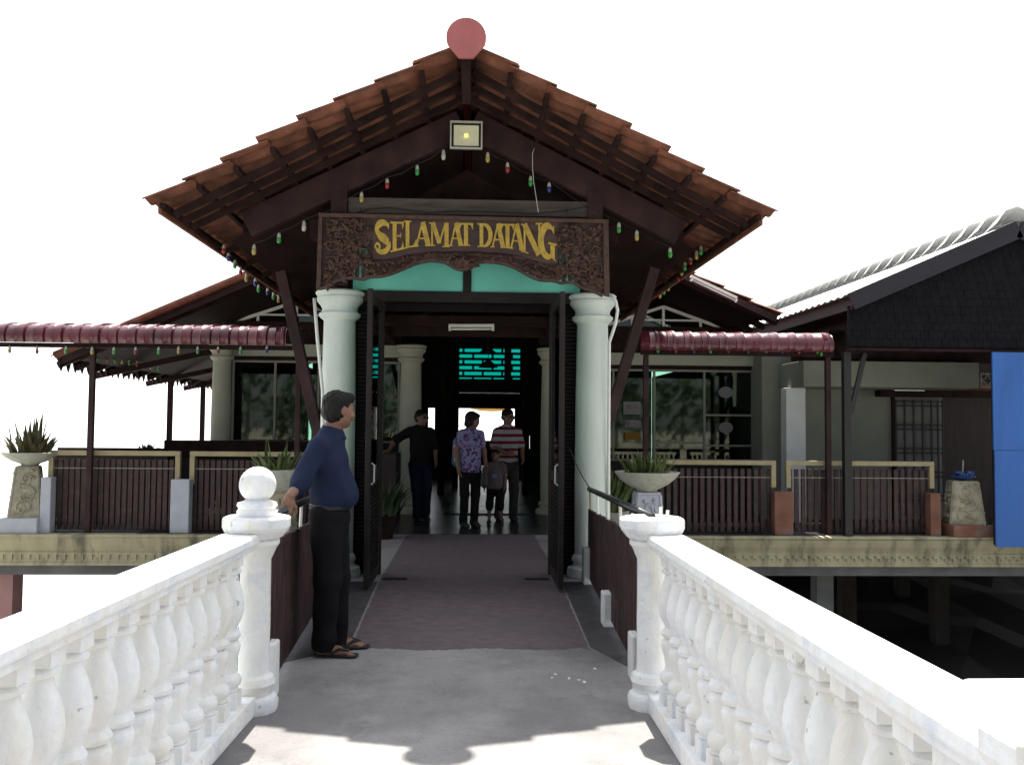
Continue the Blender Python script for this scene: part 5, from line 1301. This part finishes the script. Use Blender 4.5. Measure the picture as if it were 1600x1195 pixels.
def person(label, loc, rz, J, top, pants, group=None, h=.009, headyaw=0, tilt=0, s=1.0, hairfn=None, glasses=False, skin=SKIN2, shoe=None, female=False,
           sleeve=.6, belly=0, hem=.90, child=False, waist=.16, sleeve_r=1.0, open_foot=False, handspec=None, chest=.17, legr=1.0, shorts=None, sleeves_z=None):
    t = thing('person', label, 'person', loc); t.rotation_euler = (0, 0, rz); ORG[t.name] = Vector((0, 0, 0))
    V_ = {k: Vector(v) * s for k, v in J.items()}
    # ---- body
    F = Field(.03 * s); T, Rm = head(F, V_['head'], headyaw, tilt, s * (1.12 if child else 1), female)
    F.cone(V_['neck'], V_['head'] + Rm @ Vector((0, .015 * s, -.06 * s)), .056 * s, .05 * s, .02)
    F.cone(V_['chest'], V_['neck'], .10 * s, .055 * s); F.cone(V_['sl'], V_['sr'], .05 * s, .05 * s)
    F.cone(V_['pelvis'], V_['chest'], .12 * s, .12 * s, None, ((0, 1, 0), 1.25))
    for q in 'lr':
        F.cone(V_['s' + q], V_['e' + q], .048 * s, .040 * s); F.cone(V_['e' + q], V_['w' + q], .040 * s, .026 * s)
        F.cone(V_['h' + q], V_['k' + q], .075 * s, .052 * s); F.cone(V_['k' + q] + Vector((0, .01, -.02)) * s, V_['k' + q] * .6 + V_['a' + q] * .4 + Vector((0, .012, 0)) * s, .052 * s, .052 * s); F.cone(V_['k' + q] * .6 + V_['a' + q] * .4, V_['a' + q], .048 * s, .034 * s)
        fd = Vector(J.get('f' + q, (0, -1, 0))).normalized(); a = V_['a' + q]; a0 = Vector((a.x, a.y, .035 * s))
        F.cone(a0 - fd * .03 * s, a0 + fd * .08 * s, .036 * s, .034 * s, .02); F.cone(a0 + fd * .07 * s, a0 + fd * .15 * s + Vector((0, 0, -.012 * s)), .036 * s, .026 * s, .02, ((0, 0, 1), 1.4))
        sd = Vector((-fd.y, fd.x, 0))
        for k in range(5): b = a0 + fd * (.165 - .012 * abs(k - 1)) * s + sd * (.030 - .0155 * k) * s * (1 if q == 'l' else -1); F.cone(b - Vector((0, 0, .014 * s)), b + fd * .025 * s - Vector((0, 0, .02 * s)), .012 * s if k == 0 else .0085 * s, .009 * s, .004)
        hs = (handspec or {}).get(q); e = (V_['w' + q] - V_['e' + q]).normalized()
        if hs: hand(F, V_['w' + q], hs[0], hs[1], hs[2], hs[3], s)
        else:
            side = Vector((1 if q == 'l' else -1, 0, 0)); hand(F, V_['w' + q], e + Vector((0, -.1, 0)), -side, (0, -1, 0), (.3, .35, .3), s)
    body = fobj('body', F, skin, t, h, 1); face_parts(T, Rm, body, s * (1.12 if child else 1), glasses)
    # ---- hair
    F = Field(.02 * s); (hairfn or short_hair)(F, T, Rm, s * (1.12 if child else 1)); fobj('hair', F, HAIR2 if hairfn is not grey_hair else HAIR, t, h * .7, 1, .0028 * s, 'h')
    # ---- shirt
    F = Field(.04 * s); pz = hem * s; pe = V_['pelvis']
    F.cone(Vector((pe.x, pe.y, pz + .02 * s)), V_['chest'], waist * s, chest * s, .05, ((0, 1, 0), 1.35))
    F.cone(V_['chest'] + Vector((0, 0, .05 * s)), V_['neck'] - Vector((0, 0, .03 * s)), .10 * s, .066 * s, .05)
    for q in 'lr': F.cone(V_['neck'] - Vector((0, 0, .05 * s)), V_['s' + q] - Vector((0, 0, .012 * s)), .07 * s, .055 * s, .05)
    if belly: F.ell(V_['pelvis'] * .62 + V_['chest'] * .38 + Vector((0, -.075 * s * belly, -.01)), Vector((.15, .135, .17)) * s, None, .06)
    if female:
        for q in (-1, 1): F.ell(V_['chest'] + Vector((q * .075, -.10, .0)) * s, Vector((.075, .07, .075)) * s, None, .05)
    for q in 'lr':
        e = V_['e' + q]; S0 = V_['s' + q]; r = sleeve_r
        if sleeve <= 1: end = S0 + (e - S0) * sleeve; F.cone(S0 - Vector((0, 0, .012 * s)), end, .060 * s * r, .064 * s * r, .05); F.cut((end - S0).normalized() * 1, end) if False else None
        else: F.cone(S0 - Vector((0, 0, .012 * s)), e, .062 * s * r, .062 * s * r, .05); F.cone(e, e + (V_['w' + q] - e) * (sleeve - 1), .060 * s * r, .052 * s * r, .03)
    F.cut((0, 0, -1), (0, 0, pz))
    shirt = fobj('shirt', F, top, t, h, 1, .0075 * s, 's', loc[0] * 9)
    # collar
    F = Field(.01); nk = V_['neck']; up = (V_['head'] - nk).normalized()
    F.cone(nk - up * .045 * s, nk + up * .022 * s, .078 * s, .063 * s); F.cut((0, -.45, 1), nk + Vector((0, .0, .012 * s)))
    for q in (-1, 1): F.cone(nk + Vector((q * .02, -.062, -.008)) * s, nk + Vector((q * .045, -.082, -.055)) * s, .012 * s, .010 * s)
    fobj('collar', F, top, shirt, h * .7, 0)
    # ---- trousers
    F = Field(.04 * s); pz2 = hem * s + .03 * s
    F.cone(Vector((pe.x, pe.y, pz2 - .0)), pe - Vector((0, 0, .05 * s)), (waist - .012) * s, (waist - .005) * s, .05, ((0, 1, 0), 1.3))
    for q in 'lr':
        K_, A_, H_ = V_['k' + q], V_['a' + q], V_['h' + q]
        F.cone(H_ + Vector((0, .01 * s, .0)), K_, .098 * s * legr, .076 * s * legr, .03)
        if shorts is None: F.cone(K_, A_ + Vector((0, .012 * s, -.02 * s)), .074 * s * legr, .066 * s * legr, .03)
        else: F.cone(K_, K_ + (A_ - K_) * shorts, .076 * s * legr, .078 * s * legr, .03)
    F.cut((0, 0, 1), (0, 0, pz2))
    if shorts is None: F.cut((0, 0, -1), (0, 0, .035 * s))
    fobj('trousers', F, pants, t, h, 1, .005 * s, 't', loc[0] * 7)
    # ---- footwear
    for q in 'lr':
        fd = Vector(J.get('f' + q, (0, -1, 0))).normalized(); a = V_['a' + q]; a0 = Vector((a.x, a.y, 0)); F = Field(.01)
        if open_foot:
            F.cone(a0 - fd * .045 * s + Vector((0, 0, .012)), a0 + fd * .06 * s + Vector((0, 0, .012)), .040 * s, .042 * s, .01, ((0, 0, 1), 3.6)); F.cone(a0 + fd * .06 * s + Vector((0, 0, .012)), a0 + fd * .17 * s + Vector((0, 0, .012)), .043 * s, .048 * s, .01, ((0, 0, 1), 3.8))
            F.cut((0, 0, 1), (0, 0, .019)); so_ = fobj('sandal', F, M['black'], t, .005, 1)
            F = Field(.006); sd = Vector((-fd.y, fd.x, 0)); tp = a0 + fd * .15 * s + Vector((0, 0, .045 * s)) + sd * .012 * s * (1 if q == 'l' else -1)
            for e_ in (-1, 1):
                m_ = a0 + fd * .10 * s + sd * e_ * .037 * s + Vector((0, 0, .058 * s)); b_ = a0 + fd * .03 * s + sd * e_ * .046 * s + Vector((0, 0, .015)); F.cone(tp, m_, .0075, .009); F.cone(m_, b_, .009, .009)
            fobj('strap', F, M['black'], so_, .004, 1)
        else:
            F.cone(a0 - fd * .04 * s + Vector((0, 0, .04 * s)), a0 + fd * .06 * s + Vector((0, 0, .045 * s)), .047 * s, .047 * s, .02); F.cone(a0 + fd * .06 * s + Vector((0, 0, .035 * s)), a0 + fd * .17 * s + Vector((0, 0, .028 * s)), .048 * s, .038 * s, .02); F.cut((0, 0, -1), (0, 0, 0.0))
            fobj('shoe', F, shoe or M['black'], t, h, 1)
    return t, T, Rm
def short_hair(F, T, Rm, s):
    F.ell(T(0, .022, .045), Vector((.084, .100, .088)) * s, Rm); F.ell(T(0, .045, -.005), Vector((.078, .075, .07)) * s, Rm); F.sub(T(0, -.105, -.02), Vector((.085, .085, .085)) * s)
def grey_hair(F, T, Rm, s):
    F.ell(T(0, .024, .043), Vector((.086, .101, .087)) * s, Rm); F.ell(T(0, .047, -.015), Vector((.079, .075, .075)) * s, Rm); F.ell(T(0, -.045, .085), Vector((.066, .05, .038)) * s, Rm)
    c = T(0, -.105, -.03); F.sub(c, Vector((.088, .088, .090)) * s)
    for q in (-1, 1): F.sub(T(q * .095, -.005, -.02), Vector((.03, .032, .045)) * s)
def bob_hair(F, T, Rm, s):
    F.ell(T(0, .024, .045), Vector((.098, .112, .096)) * s, Rm); F.ell(T(0, .045, -.04), Vector((.098, .085, .085)) * s, Rm); F.ell(T(0, -.055, .08), Vector((.07, .05, .035)) * s, Rm)
    for q in (-1, 1): F.ell(T(q * .078, -.01, -.02), Vector((.028, .05, .07)) * s, Rm)
    F.sub(T(0, -.11, -.03), Vector((.075, .085, .092)) * s)

def base(**k):
    J = dict(head=(0, -.015, 1.585), neck=(0, .01, 1.455), chest=(0, .0, 1.25), pelvis=(0, 0, .93), sl=(.16, .01, 1.37), sr=(-.16, .01, 1.37), el=(.235, .03, 1.11), er=(-.235, .03, 1.11),
             wl=(.25, -.03, .87), wr=(-.25, -.03, .87), hl=(.085, 0, .88), hr=(-.085, 0, .88), kl=(.095, -.01, .48), kr=(-.095, -.01, .48), al=(.10, .02, .08), ar=(-.10, .02, .08))
    J.update(k); return J
# ---- clothing materials
def striped(name, c1, c2, freq, axis='Z', width=.5, rough=.8, dist=0, soft=.02):
    m = mat(name, c1, rough, .08, 20, .15, spec=.15); n = m.node_tree; L = n.links; b = n.nodes['Principled BSDF']; src = b.inputs['Base Color'].links[0].from_socket
    tc = n.nodes.new('ShaderNodeTexCoord'); sp_ = n.nodes.new('ShaderNodeSeparateXYZ'); L.new(tc.outputs['Object'], sp_.inputs[0])
    nz = n.nodes.new('ShaderNodeTexNoise'); nz.inputs['Scale'].default_value = 5; L.new(tc.outputs['Object'], nz.inputs[0])
    ad = n.nodes.new('ShaderNodeMath'); ad.operation = 'MULTIPLY_ADD'; ad.inputs[1].default_value = dist; L.new(nz.outputs[0], ad.inputs[0]); L.new(sp_.outputs[axis], ad.inputs[2])
    mu = n.nodes.new('ShaderNodeMath'); mu.operation = 'MULTIPLY'; mu.inputs[1].default_value = freq; L.new(ad.outputs[0], mu.inputs[0])
    fr = n.nodes.new('ShaderNodeMath'); fr.operation = 'FRACT'; L.new(mu.outputs[0], fr.inputs[0])
    mr = n.nodes.new('ShaderNodeMapRange'); mr.inputs[1].default_value = width - soft; mr.inputs[2].default_value = width + soft; L.new(fr.outputs[0], mr.inputs[0])
    x = n.nodes.new('ShaderNodeMix'); x.data_type = 'RGBA'; x.inputs[7].default_value = list(c2) + [1]; L.new(mr.outputs[0], x.inputs[0]); L.new(src, x.inputs[6]); L.new(x.outputs[2], b.inputs['Base Color']); return m
BLUE = striped('blue_pinstripe', (.010, .016, .042), (.016, .025, .062), 85, 'Y', .78, .8, .012, .12)
REDW = striped('red_white_stripe', (.12, .006, .014), (.23, .25, .28), 9.2, 'Z', .42, .8, .02, .02)
def floral():
    m = mat('floral_blouse', (.34, .30, .50), .8, .1, 20, .1); n = m.node_tree; L = n.links; b = n.nodes['Principled BSDF']
    tc = n.nodes.new('ShaderNodeTexCoord'); v = n.nodes.new('ShaderNodeTexVoronoi'); v.inputs['Scale'].default_value = 34; L.new(tc.outputs['Object'], v.inputs[0])
    r = n.nodes.new('ShaderNodeValToRGB'); r.color_ramp.interpolation = 'CONSTANT'; cr = r.color_ramp; cr.elements[0].color = (.18, .17, .30, 1); cr.elements[1].position = .38; cr.elements[1].color = (.03, .02, .10, 1)
    for p, c in ((.55, (.18, .17, .30, 1)), (.7, (.12, .02, .09, 1)), (.80, (.07, .055, .19, 1)), (.9, (.18, .17, .30, 1))): e = cr.elements.new(p); e.color = c
    sp_ = n.nodes.new('ShaderNodeSeparateColor'); L.new(v.outputs['Color'], sp_.inputs[0]); L.new(sp_.outputs[0], r.inputs[0]); L.new(r.outputs[0], b.inputs['Base Color']); return m
FLORAL = floral()
TROU = mat('black_trousers', (.007, .006, .0075), .8, .25, 8, .3, spec=.12); DSH = mat('dark_shirt', (.008, .008, .010), .85, .2, 8, .2, spec=.12); JEAN = mat('dark_jeans', (.008, .013, .03), .85, .3, 10, .3, spec=.12)
GREYT = mat('grey_trousers', (.03, .028, .03), .85, .2, 8, .2, spec=.12); TSH = mat('mauve_grey_tshirt', (.10, .08, .08), .85, .1, 8, .2, spec=.12)
# ---- the man in blue leaning on the left pipe rail
Jm = base(head=(.0, -.035, 1.575), neck=(0, .015, 1.445), chest=(0, .035, 1.22), pelvis=(0, .015, .93), sl=(.16, .03, 1.35), sr=(-.165, .065, 1.355), er=(-.275, .16, 1.12), wr=(-.40, .20, 1.04),
          el=(.22, .14, 1.12), wl=(.19, .07, .90), hl=(.08, .0, .88), hr=(-.08, .02, .88), kl=(.085, -.02, .48), kr=(-.085, .01, .48), al=(.09, -.035, .08), ar=(-.085, .015, .08), fl=(.25, -1, 0), fr=(-.12, -1, 0))
xm = ax(522, 5.95)
mn, T, Rm = person('older man in a blue pinstriped shirt and black trousers leaning on the left pipe rail', (xm, 5.95, .004), R(90), Jm, BLUE, TROU, h=.006, headyaw=R(38), tilt=R(4), hairfn=grey_hair, skin=SKIN, sleeve=1.3,
       belly=.68, hem=.945, waist=.17, sleeve_r=1.03, chest=.178, open_foot=True, legr=1.14, handspec={'r': ((-.35, .10, -.75), (.5, .55, -.4), (-.6, -.9, -.2), (.35, .5, .4))})
b = MB(); b.lathe([(.173, 0), (.176, .004), (.176, .03), (.173, .034)], (0, 0, 0), 40); b.v = [(v[0], v[1] * .78 + .012, v[2] + .945 - .012) for v in b.v]
obj('belt', b, M['black'], mn, smooth=True)
# ---- people inside
Jw = base(head=(.02, -.03, 1.56), neck=(.0, .01, 1.44), sl=(.15, .01, 1.365), sr=(-.15, .01, 1.365), er=(-.225, .03, 1.10), wr=(-.215, -.05, .87), el=(.215, .0, 1.10), wl=(.20, -.12, .90), al=(.07, .0, .08), ar=(-.09, .03, .08), kl=(.08, -.02, .48), kr=(-.09, 0, .48))
pw = at(734, 822, 13.1)
wm, T, Rm = person('woman in a purple floral blouse and black trousers standing inside the hall', (pw.x, 13.1, .004), R(22), Jw, FLORAL, TROU, h=.008, headyaw=R(30), tilt=R(8), s=.985, hairfn=bob_hair, female=True, sleeve=.55, hem=.80, waist=.165, chest=.152, legr=.92)
Js = base(er=(-.23, .02, 1.12), wr=(-.07, -.19, 1.04), el=(.24, .03, 1.12), wl=(.20, -.14, .96), kl=(.10, -.04, .48), kr=(-.09, .02, .48), al=(.09, -.02, .08), ar=(-.12, .05, .08))
ps = at(792, 812, 13.95)
person('man in a red and white striped shirt and sunglasses behind the child', (ps.x, 13.95, .004), R(14), Js, REDW, GREYT, h=.009, headyaw=R(28), tilt=R(10), s=1.01, glasses=True, sleeve=.8, hem=.88, waist=.165, chest=.165, sleeve_r=1.05,
       handspec={'r': ((1, -.3, .05), (0, .6, -.8), (0, -.5, 1), (.4, .5, .4))})
Jc = base(head=(0, -.02, 1.55), neck=(0, 0, 1.40), chest=(0, 0, 1.2), sl=(.16, 0, 1.33), sr=(-.16, 0, 1.33), wl=(.22, -.04, .86), wr=(-.24, -.04, .86), kl=(.12, 0, .46), kr=(-.12, 0, .46), al=(.15, 0, .09), ar=(-.13, 0, .09))
pc = at(773, 815, 13.5)
ch_, T, Rm = person('small child in a mauve T-shirt and black shorts in front of the striped man', (pc.x, 13.5, .004), R(-4), Jc, TSH, TROU, h=.007, headyaw=R(-10), s=.655, child=True, sleeve=.6, hem=.80, waist=.19, chest=.17, sleeve_r=1.2, shorts=.25, legr=1.1)
obj('shirt_print', MB().prism([(.035 * math.cos(k * .63) * (1 + .25 * (k % 2)), .72 + .035 * math.sin(k * .63)) for k in range(10)], -.107, -.11), mat('print_blue', (.12, .14, .35), .8, .1, 5, 0), ch_)
Jd = base(head=(.01, -.03, 1.57), sr=(-.17, .02, 1.375), er=(-.40, .02, 1.22), wr=(-.50, -.10, 1.08), el=(.235, .0, 1.10), wl=(.22, -.12, .93), kl=(.11, -.03, .48), kr=(-.05, .0, .48), al=(.10, .0, .08), ar=(-.02, .03, .08))
pd_ = at(655, 812, 13.9)
person('man in a dark shirt and jeans leaning on a low wall inside at the left', (pd_.x, 13.9, .004), R(16), Jd, DSH, JEAN, h=.009, headyaw=R(35), s=1.0, sleeve=.9, hem=.86, waist=.16, chest=.165, sleeve_r=1.1, glasses=True,
       handspec={'r': ((-1, -.4, -.2), (0, 0, -1), (0, -1, 0), (.3, .4, .3))})
# low wall he leans on
a = at(612, 700, 13.9); tag(obj('low_wall', MB().box(a.x - .12, a.x + .12, 13.3, 14.2, .004, 1.04), M['wall'], bevel=.01), 'dark low wall inside that the man in the dark shirt leans on', 'wall')
# backpack and handbag
bp_ = thing('backpack', 'blue and black backpack hanging behind the woman in the floral blouse', 'backpack', (0, 0, 0)); ORG[bp_.name] = Vector((0, 0, 0)); q = at(713, 715, 13.3); bp_.location = (q.x + .03, 13.32, 1.08)
F = Field(.03); F.cone((0, 0, -.14), (0, 0, .14), .10, .085, None, ((0, 1, 0), 1.3)); fobj('bag', F, mat('blue_nylon', (.03, .10, .20), .6, .3, 9, .1), bp_, .01)
F = Field(.01); F.cone((-.05, -.085, -.13), (-.06, -.085, .12), .012, .012); F.cone((.04, -.085, -.14), (.03, -.085, .10), .010, .010); fobj('piping', F, M['white_metal'], bp_, .006)
F = Field(.02); F.cone((0, -.07, -.1), (0, -.07, .0), .06, .05, None, ((0, 1, 0), 1.6)); fobj('pocket', F, mat('teal_nylon', (.04, .22, .26), .6, .2, 9, .1), bp_, .008)
F = Field(.01); F.cone((.03, -.02, .2), (.10, -.16, .27), .014, .014); F.cone((.10, -.16, .27), (.13, -.22, .15), .014, .012); fobj('strap', F, M['black'], bp_, .008)
hb = thing('handbag', 'small black handbag hanging from the hand of the woman', 'bag', (0, 0, 0)); ORG[hb.name] = Vector((0, 0, 0)); q = at(757, 745, 12.98); hb.location = q
F = Field(.02); F.cone((0, 0, -.10), (0, 0, .02), .06, .05, None, ((0, 1, 0), 2)); fobj('bag', F, M['black'], hb, .008); obj('strap', MB().tube([(-.04, 0, .04), (-.01, 0, .16), (.02, 0, .16), (.04, 0, .04)], .006, 6), M['black'], hb)
